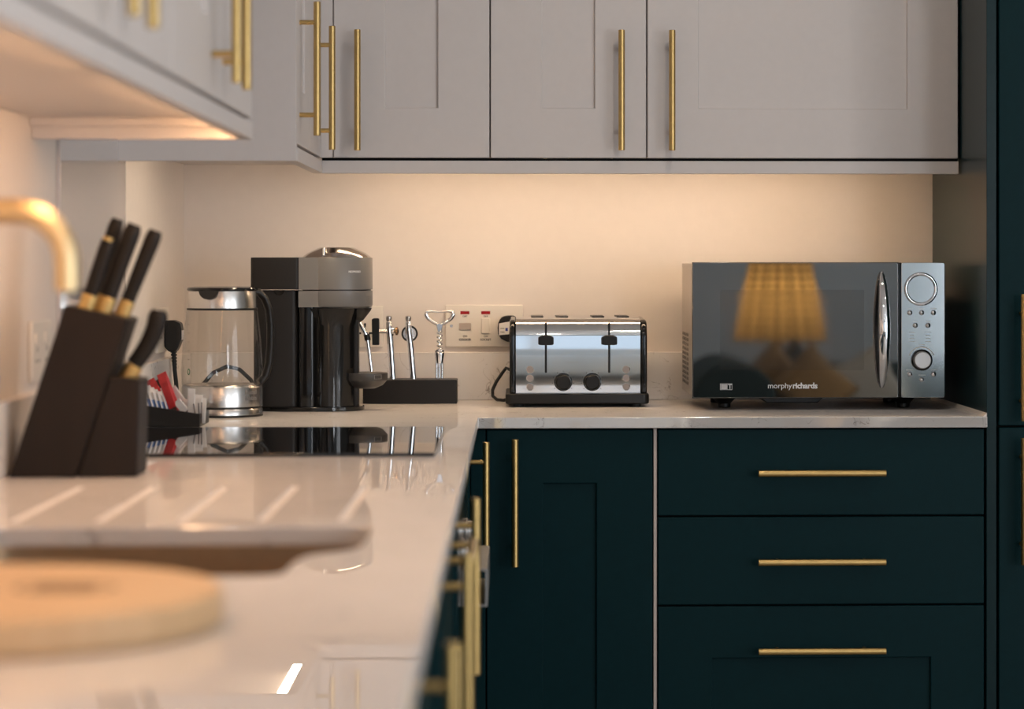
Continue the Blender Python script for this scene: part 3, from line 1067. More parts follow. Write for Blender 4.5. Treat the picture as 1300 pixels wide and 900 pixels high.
obj('door_handle', b.tube(pts, rad, 20, flat=(0.75, 1.0), up=(0, 1, 0)).cyl((0.6987, MY + .001, 0.958), (0.6987, MY - .014, 0.958), 0.0045, 14)
    .cyl((0.6987, MY + .001, 1.150), (0.6987, MY - .014, 1.150), 0.0045, 14), M['chrome'], d, angle=60)
text('lettering', 'morphy', 0.0150, M['white_print'], d, front(0.5035, 0.9463, MY), spacing=0.98)
text('lettering', 'richards', 0.0150, M['white_print'], d, front(0.5520, 0.9463, MY), bold=0.0005, spacing=0.98)
# small framed emblem at the lower left of the door
b = B().ring(0.3895, 0.4125, 0.9390, 0.9510, 0.3902, 0.4118, 0.9397, 0.9503, MY - .0004, MY + .001)
for q in range(3):
    b.box(0.3912, 0.4035, MY - .0004, MY + .001, 0.9408 + q * .0031, 0.9427 + q * .0031)
b.box(0.4050, 0.4112, MY - .0004, MY + .001, 0.9482, 0.9497).box(0.4075, 0.4090, MY - .0004, MY + .001, 0.9408, 0.9480)
obj('printed_emblem', b, M['white_print'], d, label='small pale framed emblem')
c = obj('control_panel', B().prism(rrect(0.7368, MX1, MZ0, MZ1, 0.004), 'y', MY, MY + .0098), M['mw_panel'], t, bevel=0.0012)
ring = [(0.0288 + .0034 * math.cos(a), -.0034 * math.sin(a) - .001) for a in (PI * k / 8 for k in range(9))]
obj('display_ring', B().lathe(ring, (0.7744, MY, 1.1313), 48, axis='y', closed=False), M['chrome'], c)
obj('display', B().lathe([(0.0, -0.0006), (0.0256, -0.0006), (0.0256, 0.001)], (0.7744, MY, 1.1313), 48, axis='y'), M['mw_panel'], c)
for x, z in ((0.7532, 1.0861), (0.7759, 1.0861), (0.7986, 1.0860), (0.7638, 1.0619), (0.7880, 1.0619), (0.7532, 0.9685), (0.7759, 0.9579), (0.7986, 0.9684)):
    obj('button', B().lathe([(0.0, -0.0048), (0.0026, -0.0042), (0.0044, -0.0024), (0.0052, 0.0), (0.0052, 0.001)], (x, MY, z), 20, axis='y'), M['chrome'], c)
obj('dial_ring', B().lathe([(0.0205, 0.001), (0.0205, -0.0030), (0.0165, -0.0045), (0.0165, 0.001)], (0.7759, MY, 0.9956), 40, axis='y', closed=False), M['black_gloss'], c)
obj('dial', B().lathe([(0.0, -0.016), (0.0150, -0.016), (0.0165, -0.0145), (0.0172, 0.001)], (0.7759, MY, 0.9956), 40, axis='y'), M['mw_dial'], c)
b = B()
pa = arc(0.7759, 0.9956, 0.0262, 20, 160, 14)
pb = arc(0.7759, 0.9956, 0.0242, 160, 20, 14)
b.prism(pa + pb, 'y', MY - .0004, MY + .001)
for x, z, w in ((0.7532, 1.0935, .010), (0.7759, 1.0935, .009), (0.7986, 1.0935, .013), (0.7638, 1.0695, .009), (0.788, 1.0695, .010), (0.757, 1.0485, .012), (0.757, 1.0425, .008),
                (0.757, 1.0365, .010), (0.757, 1.0310, .011), (0.788, 1.0485, .013), (0.788, 1.0425, .009), (0.788, 1.0365, .008), (0.788, 1.0310, .011),
                (0.7526, 0.9765, .012), (0.7765, 0.9665, .013), (0.8000, 0.9765, .011), (0.7759, 1.0250, .012)):
    b.box(x - w / 2, x + w / 2, MY - .0004, MY + .001, z - .0005, z + .0005)
obj('panel_print', b, M['white_print'], c)['kind'] = 'stuff'
# vents in the side
b = B()
for iy in range(6):
    for iz in range(11):
        b.cyl((MX0 + .0008, 4.945 + iy * .030, 0.945 + iz * .0095), (MX0 + .0020, 4.945 + iy * .030, 0.945 + iz * .0095), 0.0034, 8)
o = obj('vent_holes', b, M['black'], t)
o['kind'] = 'stuff'
for x in (0.405, 0.755):
    for y in (4.895, 5.08):
        obj('foot', B().lathe([(0.011, 0.0003), (0.0125, 0.002), (0.0125, 0.008), (0.026, 0.022), (0.028, 0.0245)], (x, y, ZW), 24), M['black'], t)
obj('underside_pan', B().prism([(0.47, 0.9242), (0.485, 0.9105), (0.585, 0.9105), (0.60, 0.9242)], 'y', 4.87, 5.05), M['black'], t, bevel=0.002)

# ------------------------------------------------------------------ coffee machine (its front faces +X)
t = thing('coffee_machine', 'grey and black pod coffee machine seen from its side, beside the kettle', 'coffee machine', (-0.38, 4.84, ZW))
HC = (-0.343, 4.843)
obj('base_plate', B().prism(smooth_loop([(-0.498, 4.785), (-0.36, 4.772), (-0.30, 4.795), (-0.287, 4.843), (-0.30, 4.89), (-0.36, 4.914), (-0.498, 4.90)], it=2), 'z', ZW + .0003, 0.9085), M['black_gloss'], t, bevel=0.0015)
tk = obj('water_tank', B().prism(rrect(-0.4965, -0.4135, 4.786, 4.900, 0.010), 'z', 0.9087, 1.1288), M['black_matt'], t, bevel=0.001)
obj('tank_seam', B().box(-0.4755, -0.4748, 4.7855, 4.7875, 0.915, 1.1255), M['black'], tk)
obj('tank_catch', B().prism(arc(-0.4475, 1.1300, 0.010, 180, 360, 10), 'y', 4.7845, 4.7865), M['black_gloss'], tk)
obj('tank_cover', B().prism(rrect(-0.5012, -0.4085, 4.780, 4.906, 0.008), 'z', 1.1310, 1.1917), M['black_matt'], t, bevel=0.0015)
obj('column', B().prism(rrect(-0.4120, -0.3815, 4.789, 4.897, 0.006), 'z', 0.9087, 1.1000).lathe([(0.0515, 0.0), (0.0515, 0.152), (0.056, 0.166), (0.0645, 0.1866)], (-0.3560, 4.843, 0.9087), 48), M['black_gloss'], t)
obj('front_chute', B().prism(rrect(-0.318, -0.3005, 4.825, 4.861, 0.004), 'z', 0.9087, 1.088), M['black_matt'], t, bevel=0.001)
obj('lower_head', B().lathe([(0.060, 0.0), (0.0672, 0.0035), (0.0685, 0.006), (0.0685, 0.0335)], (HC[0], HC[1], 1.0950), 64).box(-0.4110, -0.365, 4.782, 4.904, 1.0975, 1.1282), M['coffee_grey'], t)
hd = obj('brewing_head', B().lathe([(0.0680, 0.0), (0.0685, 0.0006), (0.0685, 0.0602), (0.0680, 0.0612)], (HC[0], HC[1], 1.1305), 64).box(-0.4105, -0.365, 4.782, 4.904, 1.1306, 1.1916), M['coffee_grey'], t)
obj('seam_collar', B().lathe([(0.0655, 0.0), (0.0655, 0.0022)], (HC[0], HC[1], 1.1284), 48), M['black'], t)
obj('lid', B().lathe([(0.0655, 0.0), (0.0640, 0.002), (0.0560, 0.008), (0.0330, 0.0185), (0.0310, 0.0190), (0.0, 0.0195)], (HC[0], HC[1], 1.1918), 64), M['coffee_lid'], t)
obj('lever', B().cyl((-0.363, 4.790, 1.1945), (-0.363, 4.795, 1.2085), 0.0042, 16).box(-0.3670, -0.3585, 4.783, 4.800, 1.1935, 1.1955), M['chrome'], t)
obj('nozzle', B().lathe([(0.012, 0.0), (0.020, 0.006), (0.034, 0.024), (0.036, 0.029)], (-0.312, 4.843, 1.066), 32), M['black'], t)
cs = obj('cup_stand', B().lathe([(0.0, 0.0), (0.020, 0.0), (0.034, 0.006), (0.0430, 0.0155), (0.0440, 0.017), (0.0440, 0.0295), (0.0430, 0.0303), (0.038, 0.0290), (0.0, 0.0290)], (-0.2895, 4.843, 0.9412), 48), M['tray_grey'], t)
obj('stand_badge', B().ring(-0.0085, 0.0085, 0.9600, 0.9685, -0.0075, 0.0075, 0.9609, 0.9676, -0.0006, 0.0006), M['grey_print'], cs)
bd = bpy.data.objects[cs.children[0].name]
for v in bd.data.vertices:          # lay the badge round the rim of the stand
    w = v.co + ORG[bd.name]
    a = math.radians(-52) + w.x / 0.0444
    rr = 0.0444 - w.y
    v.co = Vector((-0.2895 + rr * math.cos(a), 4.843 + rr * math.sin(a), w.z)) - ORG[bd.name]


def round_text(cx_, cy_, r, a0, z):
    return lambda u, w, d: (cx_ + (r + d) * math.cos(a0 + u / r), cy_ + (r + d) * math.sin(a0 + u / r), z + w)


text('lettering', 'NESPRESSO', 0.0050, M['white_print'], hd, round_text(HC[0], HC[1], 0.0684, math.radians(-56), 1.1645), bold=0.00012, spacing=1.05)

# ------------------------------------------------------------------ kettle
KX, KY = -0.5398, 4.658
t = thing('kettle', 'glass kettle with steel base and black handle beside the coffee machine', 'kettle', (KX, KY, ZW))
obj('power_base', B().lathe([(0.0700, 0.0003), (0.0735, 0.002), (0.0735, 0.0135), (0.0725, 0.0150)], (KX, KY, ZW), 64), M['steel'], t)
obj('base_foot', B().lathe([(0.0738, 0.0002), (0.0742, 0.0010), (0.0742, 0.0032), (0.0736, 0.0040)], (KX, KY, ZW), 64, closed=False), M['black'], t)
obj('seam_band', B().lathe([(0.0718, 0.0148), (0.0718, 0.0185)], (KX, KY, ZW), 64), M['black'], t)
ring_ = obj('heater_base', B().lathe([(0.0728, 0.0183), (0.0738, 0.0190), (0.0738, 0.0530), (0.0726, 0.0560), (0.0695, 0.0585), (0.0, 0.0590)], (KX, KY, ZW), 64), M['steel'], t)
obj('jug', B().lathe([(0.0722, 0.0555), (0.0738, 0.0600), (0.0743, 0.0800), (0.0735, 0.1050), (0.0710, 0.1400), (0.0675, 0.1720), (0.0645, 0.1955)], (KX, KY, ZW), 72, closed=False), M['glass'], t, angle=80)
obj('neck_seal', B().lathe([(0.0640, 0.1945), (0.0648, 0.1950), (0.0648, 0.1980), (0.0640, 0.1985)], (KX, KY, ZW), 64), M['black'], t)
obj('neck_band', B().lathe([(0.0640, 0.1985), (0.0640, 0.2010), (0.0618, 0.2290), (0.0612, 0.2310)], (KX, KY, ZW), 64), M['steel'], t)
obj('lid', B().lathe([(0.0622, 0.2295), (0.0645, 0.2312), (0.0648, 0.2335), (0.0630, 0.2358), (0.0500, 0.2376), (0.0, 0.2382)], (KX, KY, ZW), 64), M['black_gloss'], t)


def on_round(bld, cx_, cy_, r):
    for v in bld.bm.verts:
        a = v.co.x / r
        rr = r + v.co.y
        v.co = Vector((cx_ + rr * math.sin(a), cy_ - rr * math.cos(a), v.co.z))
    return bld


sp = arc(0, 1.131, 0.0165, 180, 360, 14)
b = B()
b.prism([(x * 1.1 - .017, z) for x, z in sp], 'y', -0.003, 0.0055)
obj('spout', on_round(b, KX, KY, 0.0620), M['black_gloss'], t)
ha = math.radians(22)
hp = [(0.060, 0.228), (0.074, 0.227), (0.086, 0.216), (0.0945, 0.196), (0.098, 0.165), (0.098, 0.130), (0.095, 0.095), (0.088, 0.072), (0.078, 0.062), (0.0735, 0.060)]
obj('handle', B().tube([(KX + r * math.cos(ha) * .93, KY + r * math.sin(ha), ZW + z) for r, z in hp], 0.0085, 14, flat=(0.8, 1.15)), M['black'], t)
b = B()
b.lathe([(0.0048, 0.0), (0.0048, -0.0006), (0.0034, -0.0006), (0.0034, 0.0)], (0, 0, 0), 20, axis='y', closed=False)
for v in b.bm.verts:
    v.co = Vector((v.co.x * .75 - .062, v.co.y, v.co.z * 1.2 + ZW + .083))
obj('level_mark', on_round(b, KX, KY, 0.0752), M['sachet_green'], t, label='small green ring mark')
b = B()
for q in range(5):
    b.box(-0.064, -0.059, -0.0002, 0.0004, ZW + .105 + q * .016, ZW + .1056 + q * .016)
obj('level_scale', on_round(b, KX, KY, 0.0745), M['grey_print'], t)
text('lettering', 'Russell\nHobbs', 0.0110, M['grey_print'], ring_, round_text(KX, KY, 0.0738, math.radians(-38), 0.940), bold=0.0002)

# ------------------------------------------------------------------ bar tool holder and tools
t = thing('tool_holder', 'long black box holder for bar tools against the upstand', 'holder', (-0.21, 5.08, ZW))
obj('box', B().prism(rrect(-0.3055, -0.1180, 5.043, 5.125, 0.002), 'z', ZW + .0003, 0.9475), M['black_matt'], t, bevel=0.001)
obj('top_tray', B().box(-0.3035, -0.1200, 5.045, 5.123, 0.9474, 0.9482), M['black'], t)
TY, TZ = 5.080, 0.9484
t = thing('cheese_knife', 'thin bent chrome tool in the black holder, next to the coffee machine', 'bar tool', (-0.29, TY, TZ))
obj('shaft', B().tube([(-0.2885, TY, TZ), (-0.2945, TY, 1.000), (-0.2990, TY, 1.030), (-0.3020, TY, 1.040)], [0.0042, 0.0042, 0.0048, 0.0050], 14), M['chrome'], t)
obj('hook', B().tube([(-0.3020, TY, 1.039), (-0.308, TY, 1.050), (-0.3145, TY, 1.0605), (-0.322, TY, 1.064), (-0.331, TY, 1.0625)], [0.0052, 0.0058, 0.0055, 0.0045, 0.003], 14), M['chrome'], t)
obj('collar', B().cyl((-0.2975, TY - .001, 1.026), (-0.3000, TY - .001, 1.038), 0.0062, 14), M['black'], t)


def upright(t, x0, x1, lean=0.0):
    obj('shaft', B().tube([(x1, TY, TZ), ((x0 + x1) / 2, TY, 1.010), (x0 + .001, TY, 1.045), (x0, TY - .001, 1.062), (x0 - .0002, TY, 1.0655)],
                          [0.0064, 0.0066, 0.0066, 0.0058, 0.0040], 18), M['chrome'], t)
    obj('tip', B().tube([(x0, TY, 1.0645), (x0, TY, 1.0685), (x0, TY, 1.0735), (x0, TY, 1.0750)], [0.0050, 0.0062, 0.0062, 0.0045], 16), M['steel'], t)


t = thing('can_opener', 'chrome bar tool with an upright black turning key and bronze knob', 'bar tool', (-0.25, TY, TZ))
upright(t, -0.2552, -0.2472)
obj('turning_key', B().prism([(-0.2885, 1.0170), (-0.2895, 1.0680), (-0.2860, 1.0705), (-0.2765, 1.0705), (-0.2745, 1.0690), (-0.2745, 1.0165), (-0.2860, 1.0165)], 'y', TY - .007, TY + .007), M['black'], t, bevel=0.002, seg=3)
obj('axle', B().cyl((-0.2745, TY, 1.0445), (-0.2480, TY, 1.0445), 0.0046, 14).cyl((-0.2500, TY, 1.0445), (-0.2455, TY, 1.0445), 0.0095, 20), M['chrome'], t)
obj('knob', B().lathe([(0.003, 0.0), (0.004, 0.003), (0.0085, 0.0045), (0.0085, 0.0085), (0.004, 0.0105), (0.0, 0.011)], (-0.2462, TY, 1.0445), 20, axis='x'), M['bronze'], t)
t = thing('disc_cutter', 'chrome bar tool with a round black rimmed disc behind its shaft', 'bar tool', (-0.21, TY, TZ))
upright(t, -0.2165, -0.2060)
obj('disc', B().lathe([(0.0, 0.0), (0.0135, 0.0), (0.0135, 0.003), (0.0, 0.003)], (-0.2140, TY + .0075, 1.0392), 36, axis='y'), M['steel'], t)
obj('disc_rim', B().lathe([(0.0130, -0.001), (0.0165, -0.001), (0.0165, 0.005), (0.0130, 0.005), (0.0130, -0.001)], (-0.2140, TY + .0075, 1.0392), 36, axis='y', closed=False), M['black'], t)

CX = -0.1534
t = thing('corkscrew', 'tall chrome corkscrew with a looped bottle opener handle', 'corkscrew', (CX, TY, TZ))
obj('lower_body', B().cyl((CX - .0058, TY, TZ), (CX - .0064, TY, 0.996), .0024, 14).cyl((CX + .0048, TY, TZ), (CX + .0050, TY, 0.996), .0024, 14).cyl((CX - .0006, TY + .001, TZ), (CX - .0006, TY + .001, 0.990), .0020, 14), M['chrome'], t, bevel=0.001)
obj('collar', B().lathe([(.0072, 0.980 - TZ), (.0100, 0.9985 - TZ), (.0100, 1.001 - TZ), (.0090, 1.0025 - TZ), (.0100, 1.004 - TZ), (.0100, 1.0065 - TZ)], (CX - .0004, TY, TZ), 28, sy=.7), M['chrome'], t)
b = B()
hp = [(CX + .0052 * math.cos(q), TY + .0052 * math.sin(q), 1.002 + q / (2 * PI) * .0085) for q in (2 * PI * 5.0 * k / 90 for k in range(91))]
b.tube(hp, 0.0016, 8)
obj('worm', b, M['chrome'], t)
obj('neck', B().prism([(CX - .0030, 1.040), (CX - .0065, 1.056), (CX - .0085, 1.060), (CX + .0085, 1.060), (CX + .0065, 1.056), (CX + .0030, 1.040)], 'y', TY - .004, TY + .004), M['chrome'], t, bevel=0.0012)
loop = [(-.004, 1.058), (-.014, 1.063), (-.023, 1.070), (-.0275, 1.078), (-.0260, 1.0835), (-.018, 1.0845), (-.0, 1.0830), (.018, 1.0845), (.0260, 1.0835), (.0275, 1.078), (.023, 1.070), (.014, 1.063), (.004, 1.058)]
obj('opener_loop', B().tube([(CX + x, TY, z) for x, z in loop], [.0034, .0036, .0042, .0048, .0042, .0028, .0022, .0028, .0042, .0048, .0042, .0036, .0034], 12), M['chrome'], t)

# ------------------------------------------------------------------ sachet tray and sachets
t = thing('sachet_tray', 'open black tray of sachets between hob and kettle', 'tray', (-0.595, 4.396, ZW))
x0, x1, y0, y1 = -0.651, -0.5405, 4.330, 4.462
b = B()
b.box(x0, x1, y0, y1, ZW + .0003, ZW + .003)
b.prism([(x0, ZW + .003), (x1, ZW + .003), (x1, 0.9225), (x0, 0.9400)], 'y', y0, y0 + .0025)
b.prism([(x0, ZW + .003), (x1, ZW + .003), (x1, 0.9225), (x0, 0.9400)], 'y', y1 - .0025, y1)
b.box(x0, x0 + .0025, y0 + .0025, y1 - .0025, ZW + .003, 0.9400).box(x1 - .0025, x1, y0 + .0025, y1 - .0025, ZW + .003, 0.9225)
obj('tray_shell', b, M['black'], t, flatshade=True)


def sachet(name, label, base, top, side, half_w, m, group, th=0.0012, band=None):
    shift = Vector((0.009, -0.070, 0))
    base, top, side = Vector(base) + shift, Vector(top) + shift, Vector(side).normalized()
    u = (top - base) / 2
    o = obj(name, B().pillow((base + top) / 2, side * half_w, u, th), m, flatshade=True)
    tag(o, label, 'sachet', group)
    if band:
        mm, a, c = band
        p = base + (top - base) * ((a + c) / 2)
        ORG[o.name] = Vector(o.location)
        obj('printed_band', B().pillow(p, side * half_w * .97, u * (c - a), th * 1.25), mm, o, flatshade=True)
    return o


for i in range(6):
    x = -0.6365 + i * .0070
    sachet('sachet', 'narrow blue and white sachet, ' + ('first', 'second', 'third', 'fourth', 'fifth', 'last')[i] + ' of the row from the knife block', (x + .008, 4.428 + i * .002, 0.906), (x - .0150 + i * .0014, 4.436 + i * .002, 0.972 - i * .0028), (0.42, 0.9, 0.1), 0.019,
           M['sachet_white'], 'blue and white sachets at the left of the tray', 0.0016, (M['sachet_blue'], .0, .74))
sachet('sachet_stick', 'red stick sachet leaning at the left of the red ones', (-0.600, 4.440, 0.906), (-0.641, 4.446, 0.979), (0.8, -0.35, 0.45), 0.0095, M['sachet_red'], 'red stick sachets', 0.0022)
sachet('sachet_stick', 'red stick sachet with dark lower half, tallest in the tray', (-0.588, 4.450, 0.906), (-0.622, 4.452, 0.990), (0.85, -0.3, 0.4), 0.0095, M['sachet_red'], 'red stick sachets', 0.0022, (M['sachet_brown'], 0.0, 0.45))
sachet('sachet_stick', 'red stick sachet crossing in front of the brown one', (-0.589, 4.426, 0.906), (-0.6175, 4.430, 0.985), (0.85, -0.3, 0.4), 0.0085, M['sachet_red'], 'red stick sachets', 0.0022, (M['sachet_brown'], 0.0, 0.36))
sachet('sachet_stick', 'dark brown stick sachet among the red ones', (-0.583, 4.462, 0.906), (-0.630, 4.466, 0.979), (0.85, -0.3, 0.5), 0.0060, M['sachet_brown'], None, 0.0020)
sachet('sachet_stick', 'white sachet with green print leaning behind the sugar sachets', (-0.562, 4.452, 0.908), (-0.6040, 4.456, 0.964), (0.7, -0.2, 0.7), 0.0080, M['sachet_white'], None, 0.0018, (M['sachet_green'], .40, .60))
sachet('sachet_stick', 'grey white sachet with a brown end lying across the tray', (-0.566, 4.422, 0.914), (-0.592, 4.424, 0.944), (0.7, -0.2, 0.7), 0.0075, M['sachet_white'], None, 0.0018, (M['sachet_brown'], 0.05, 0.4))
for i, (bx, tx, tz, hw, lab) in enumerate(((-0.566, -0.5655, 0.965, .0068, 'white paper sachet standing tallest at the tray end'),
                                            (-0.556, -0.554, 0.954, .0072, 'white paper sachet second from the tray end'),
                                            (-0.5505, -0.5475, 0.948, .0062, 'white paper sachet at the very end of the tray'),
                                            (-0.573, -0.577, 0.945, .0080, 'low white paper sachet slumped at the tray middle'))):
    sachet('sachet', lab, (bx, 4.418 + i * .010, 0.9045), (tx, 4.420 + i * .010, tz), (1, -0.25, -0.05), hw, M['sachet_white'], 'white sachets at the right of the tray', 0.0016)
for i, (bx, tx) in enumerate(((-0.5555, -0.5610), (-0.5515, -0.5530), (-0.5480, -0.5478))):
    o = obj('stirrer', B().tube([(bx + .009, 4.339 + i * .003, 0.905), (tx + .009, 4.340 + i * .003, 0.9395 + i * .001)], 0.0009, 8), M['sachet_brown'])
    tag(o, 'thin dark stirrer, ' + ('leftmost of three leaning' if i == 0 else 'middle of three' if i == 1 else 'upright one at the tray corner') + ' before the white sachets', 'stirrer', 'dark stirrers in the tray')

# ------------------------------------------------------------------ knife block and knives
t = thing('knife_block', 'slanted dark knife block on the worktop beside the hob', 'knife block', (-0.575, 3.35, ZW))
obj('tall_block', B().prism([(-0.659, ZW + .0003), (-0.5722, ZW + .0003), (-0.5045, 1.1065), (-0.5865, 1.1245)], 'y', 3.300, 3.395), M['knife_block'], t, bevel=0.003)
obj('short_block', B().prism([(-0.5714, ZW + .0003), (-0.4935, ZW + .0003), (-0.4905, 1.0270), (-0.5292, 1.0310)], 'y', 3.303, 3.392), M['knife_block'], t, bevel=0.003)


def knife(label, p0, p1, w0, w1, curved=0.0, rivet=False):
    p0, p1 = Vector(p0), Vector(p1)
    t = thing('kitchen_knife', label, 'knife', p0, 'knives in the block')
    d = (p1 - p0)
    L = d.length
    d = d.normalized()
    bend = Vector((d.z, 0, -d.x))
    obj('bolster', B().tube([p0 - d * .002, p0 + d * .021], w0 * .56, 16, flat=(0.62, 1.0), up=(0, 1, 0)), M['brass'], t, bevel=0.001)
    pts, rad = [], []
    for i in range(15):
        q = i / 14
        pts.append(p0 + d * (.0212 + (L - .0212) * q) + bend * (curved * math.sin(PI * q)) - bend * (curved * 1.5 * max(0, q - .75)))
        w = (w0 + (w1 - w0) * q) * .5
        rad.append(w * (0.72 if i == 14 else 0.94 if i == 13 else 1))
    obj('grip', B().tube(pts, rad, 18, flat=(0.62, 1.0), up=(0, 1, 0)), M['knife_handle'], t)
    if rivet:
        c = p0 + d * (L - .004)
        obj('end_cap', B().cyl(c, c + d * .005, w1 * .36, 16), M['brass'], t)
    return t


knife('black knife, furthest left in the back of the tall block', (-0.5655, 3.372, 1.121), (-0.5290, 3.372, 1.2380), 0.020, 0.0205)
knife('black knife with a brass end cap, in front of the furthest left one', (-0.5640, 3.325, 1.118), (-0.5330, 3.325, 1.2120), 0.0195, 0.0195, rivet=True)
knife('thick handled black knife, middle of the tall block', (-0.5440, 3.340, 1.115), (-0.5020, 3.340, 1.2300), 0.0225, 0.024)
knife('black knife with tapered handle, right end of the tall block', (-0.5200, 3.350, 1.110), (-0.4755, 3.350, 1.2220), 0.0185, 0.0225)
knife('curved handled black knife standing in the short front block', (-0.5130, 3.345, 1.026), (-0.4690, 3.345, 1.1160), 0.0225, 0.0265, curved=0.005)

# ------------------------------------------------------------------ tap
t = thing('tap', 'brushed brass tap with a squared swan neck spout over the sink', 'tap', (-0.630, 2.40, ZW))
r = 0.048
path = [(-0.630, 2.40, ZW + .03), (-0.630, 2.40, 1.10)] + [(x, 2.40, z) for x, z in arc(-0.630 + r, 1.227 - r, r, 180, 90, 10)] \
    + [(x, 2.40, z) for x, z in arc(-0.4243 - r, 1.227 - r, r, 90, 0, 10)] + [(-0.4243, 2.40, 1.152)]
obj('spout', B().tube(path, 0.0118, 24), M['tap_brass'], t, angle=60)
obj('body', B().lathe([(0.026, 0.0004), (0.026, 0.006), (0.018, 0.008), (0.018, 0.085), (0.013, 0.088)], (-0.630, 2.40, ZW), 32), M['tap_brass'], t)
obj('lever', B().cyl((-0.630, 2.418, ZW + .06), (-0.630, 2.455, ZW + .06), 0.012, 20).cyl((-0.630, 2.448, ZW + .06), (-0.630, 2.460, ZW + .125), 0.0045, 14), M['tap_brass'], t)

# ------------------------------------------------------------------ round board
t = thing('chopping_board', 'round pale wooden chopping board in front of the sink', 'chopping board', (-0.397, 1.935, ZW))
c = (-0.397, 1.935, ZW)
bd = obj('board', B().lathe([(0.168, 0.0003), (0.1725, 0.004), (0.1725, 0.0255), (0.1695, 0.0285), (0.0, 0.0285)], c, 96), M['board'], t)
b = B()
b.lathe([(0.032, 0.0283), (0.032, 0.0289), (0.028, 0.0289), (0.028, 0.0283)], (-0.345, 1.945, ZW), 32, closed=False, sx=1.25, sy=1.0)
for q in range(3):
    b.box(-0.369, -0.321, 1.926 + q * .016, 1.934 + q * .016, ZW + .0283, ZW + .0289)
obj('branded_mark', b, M['mark'], bd, label='dark burnt maker mark')

# ------------------------------------------------------------------ sitting area behind the camera, seen in the mirror door
t = thing('sofa', 'dark green sofa with rolled arms facing the kitchen', 'sofa', (1.55, -1.55, 0))
obj('seat', B().box(1.081, 2.279, -1.739, -1.02, 0.12, 0.44), M['fabric_green'], t, bevel=0.04, seg=4)
obj('backrest', B().box(1.081, 2.279, -1.95, -1.74, 0.12, 0.74), M['fabric_green'], t, bevel=0.06, seg=4)
for x in (0.76, 2.28):
    obj('armrest', B().prism([(x, 0.12), (x + .32, 0.12), (x + .32, 0.59)] + arc(x + .16, 0.59, 0.185, 10, 170, 14) + [(x, 0.59)], 'y', -1.95, -1.00), M['fabric_green'], t, bevel=0.03, seg=3)
for x in (0.80, 2.50):
    for y in (-1.88, -1.08):
        obj('leg', B().cyl((x, y, 0.0), (x, y, 0.13), 0.025, 16), M['wood_dark'], t)


def cushion(label, c, w, h, ang, m):
    b = B()
    n = 12
    ca, sa = math.cos(ang), math.sin(ang)
    G = {}
    for s in (1, -1):
        for i in range(n + 1):
            for j in range(n + 1):
                u, v = 2 * i / n - 1, 2 * j / n - 1
                puff = ((1 - u ** 4) * (1 - v ** 4)) ** 0.6
                edge = 1 - 0.10 * (1 - abs(u)) * (abs(v) ** 3) - 0.10 * (1 - abs(v)) * (abs(u) ** 3)
                x, z, y = u * w / 2 * edge, v * h / 2 * edge, -s * 0.075 * puff
                x, z = x * ca - z * sa, x * sa + z * ca
                G[s, i, j] = b.v(c[0] + x, c[1] + y - z * .28, c[2] + z)
        for i in range(n):
            for j in range(n):
                b.face([G[s, i, j], G[s, i + 1, j], G[s, i + 1, j + 1], G[s, i, j + 1]])
    return tag(obj('cushion', b, m, angle=80), label, 'cushion', 'cushions on the sofa')


cushion('mustard cushion standing on its corner, in front on the sofa', (1.285, -1.28, 0.645), 0.29, 0.29, 0.78, M['fabric_mustard'])
cushion('mustard cushion standing on its corner, behind and beside the front one', (1.13, -1.46, 0.650), 0.29, 0.29, 0.72, M['fabric_mustard'])
cushion('charcoal cushion at the back of the row on the sofa', (1.24, -1.645, 0.650), 0.29, 0.29, 0.70, M['fabric_dark'])
cushion('cream cushion beside the front mustard one on the sofa', (1.55, -1.52, 0.640), 0.30, 0.30, 0.45, M['fabric_cream'])

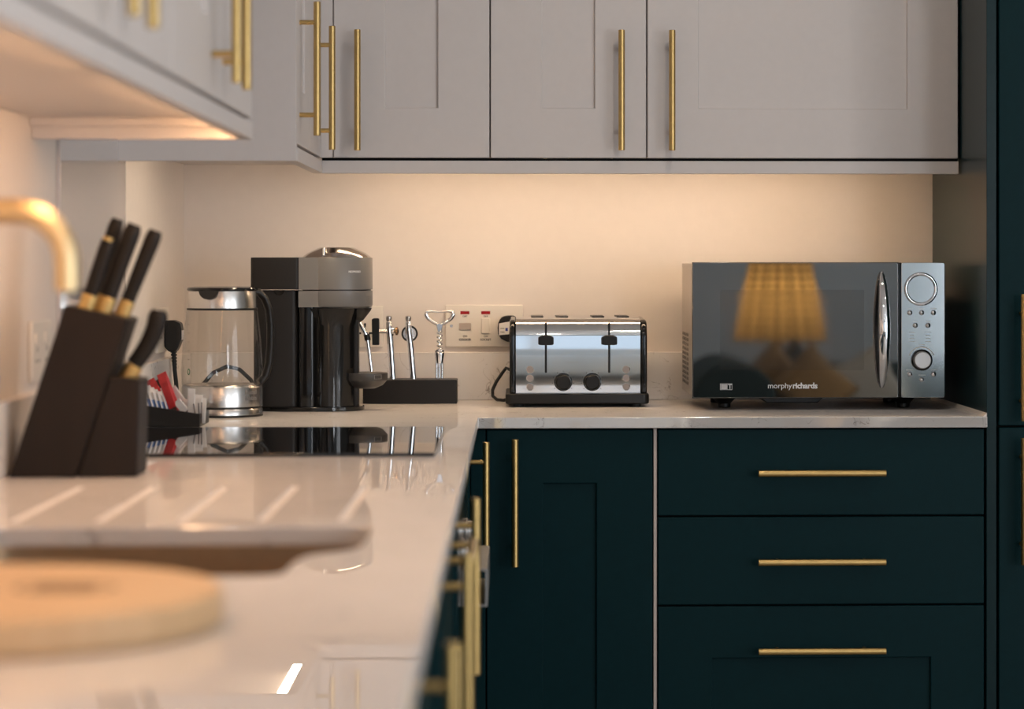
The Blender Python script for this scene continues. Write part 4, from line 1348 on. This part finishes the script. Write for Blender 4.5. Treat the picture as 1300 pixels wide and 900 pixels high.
t = thing('side_table', 'dark wood side table behind the sofa holding the lamp', 'table', (1.24, -2.25, 0))
obj('table_top', B().box(0.99, 1.49, -2.50, -2.00, 0.56, 0.59), M['wood_dark'], t, bevel=0.003)
for x in (1.02, 1.46):
    for y in (-2.47, -2.03):
        obj('leg', B().box(x - .02, x + .02, y - .02, y + .02, 0, 0.56), M['wood_dark'], t)
LX, LY, LZ = 1.245, -2.25, 0.8255
t = thing('table_lamp', 'lit table lamp with a gingham shade on the side table', 'lamp', (LX, LY, 0.59))
obj('base', B().lathe([(0.075, 0.0005), (0.075, 0.012), (0.04, 0.03), (0.06, 0.09), (0.055, 0.14), (0.015, 0.19), (0.010, 0.26)], (LX, LY, 0.59), 32), M['wood_dark'], t)
R0, R1, HS = 0.222, 0.147, 0.375
o = obj('shade', B().lathe([(R0, 0.0), (R0 * .67 + R1 * .33, HS / 3), (R0 * .33 + R1 * .67, HS * 2 / 3), (R1, HS)], (LX, LY, LZ), 72, closed=False), M['shade'], t, angle=80)
uvl = o.data.uv_layers.new(name='UVMap')
for p in o.data.polygons:
    ang = [math.atan2(o.data.vertices[o.data.loops[li].vertex_index].co.y, o.data.vertices[o.data.loops[li].vertex_index].co.x) for li in p.loop_indices]
    wrap = max(ang) - min(ang) > PI
    for li, a in zip(p.loop_indices, ang):
        if wrap and a < 0:
            a += 2 * PI
        uvl.data[li].uv = (a / (2 * PI), (o.data.vertices[o.data.loops[li].vertex_index].co.z + ORG[o.name].z - LZ) / HS)
obj('bulb', B().lathe([(0.0, -0.032), (0.02, -0.026), (0.032, -0.008), (0.032, 0.008), (0.02, 0.028), (0.012, 0.045), (0.0, 0.046)], (LX, LY, LZ + .16), 24), M['bulb'], t)

for z0_, rr in ((LZ - .001, R0 + .0015), (LZ + HS - .007, R1 + .0035)):
    obj('shade_trim', B().lathe([(rr, 0.0), (rr + (0 if z0_ < LZ else -.0012), 0.008)], (LX, LY, z0_), 72, closed=False), M['fabric_green'], o)

# a pale sideboard under the rear window with a few books: what the chrome toaster mirrors
t = thing('sideboard', 'low pale sideboard below the rear window', 'sideboard', (0.1, -2.95, 0))
obj('carcass', B().box(-0.62, 0.82, -3.19, -2.80, 0.08, 0.72), M['pale_blue'], t, bevel=0.004)
for x in (-0.61, -0.13, 0.35):
    d = obj('door', B().box(x, x + .46, -2.80, -2.782, 0.10, 0.70), M['pale_blue'], t, bevel=0.002)
    obj('knob', B().cyl((x + .41, -2.783, 0.42), (x + .41, -2.762, 0.42), 0.012, 16), M['brass'], d)
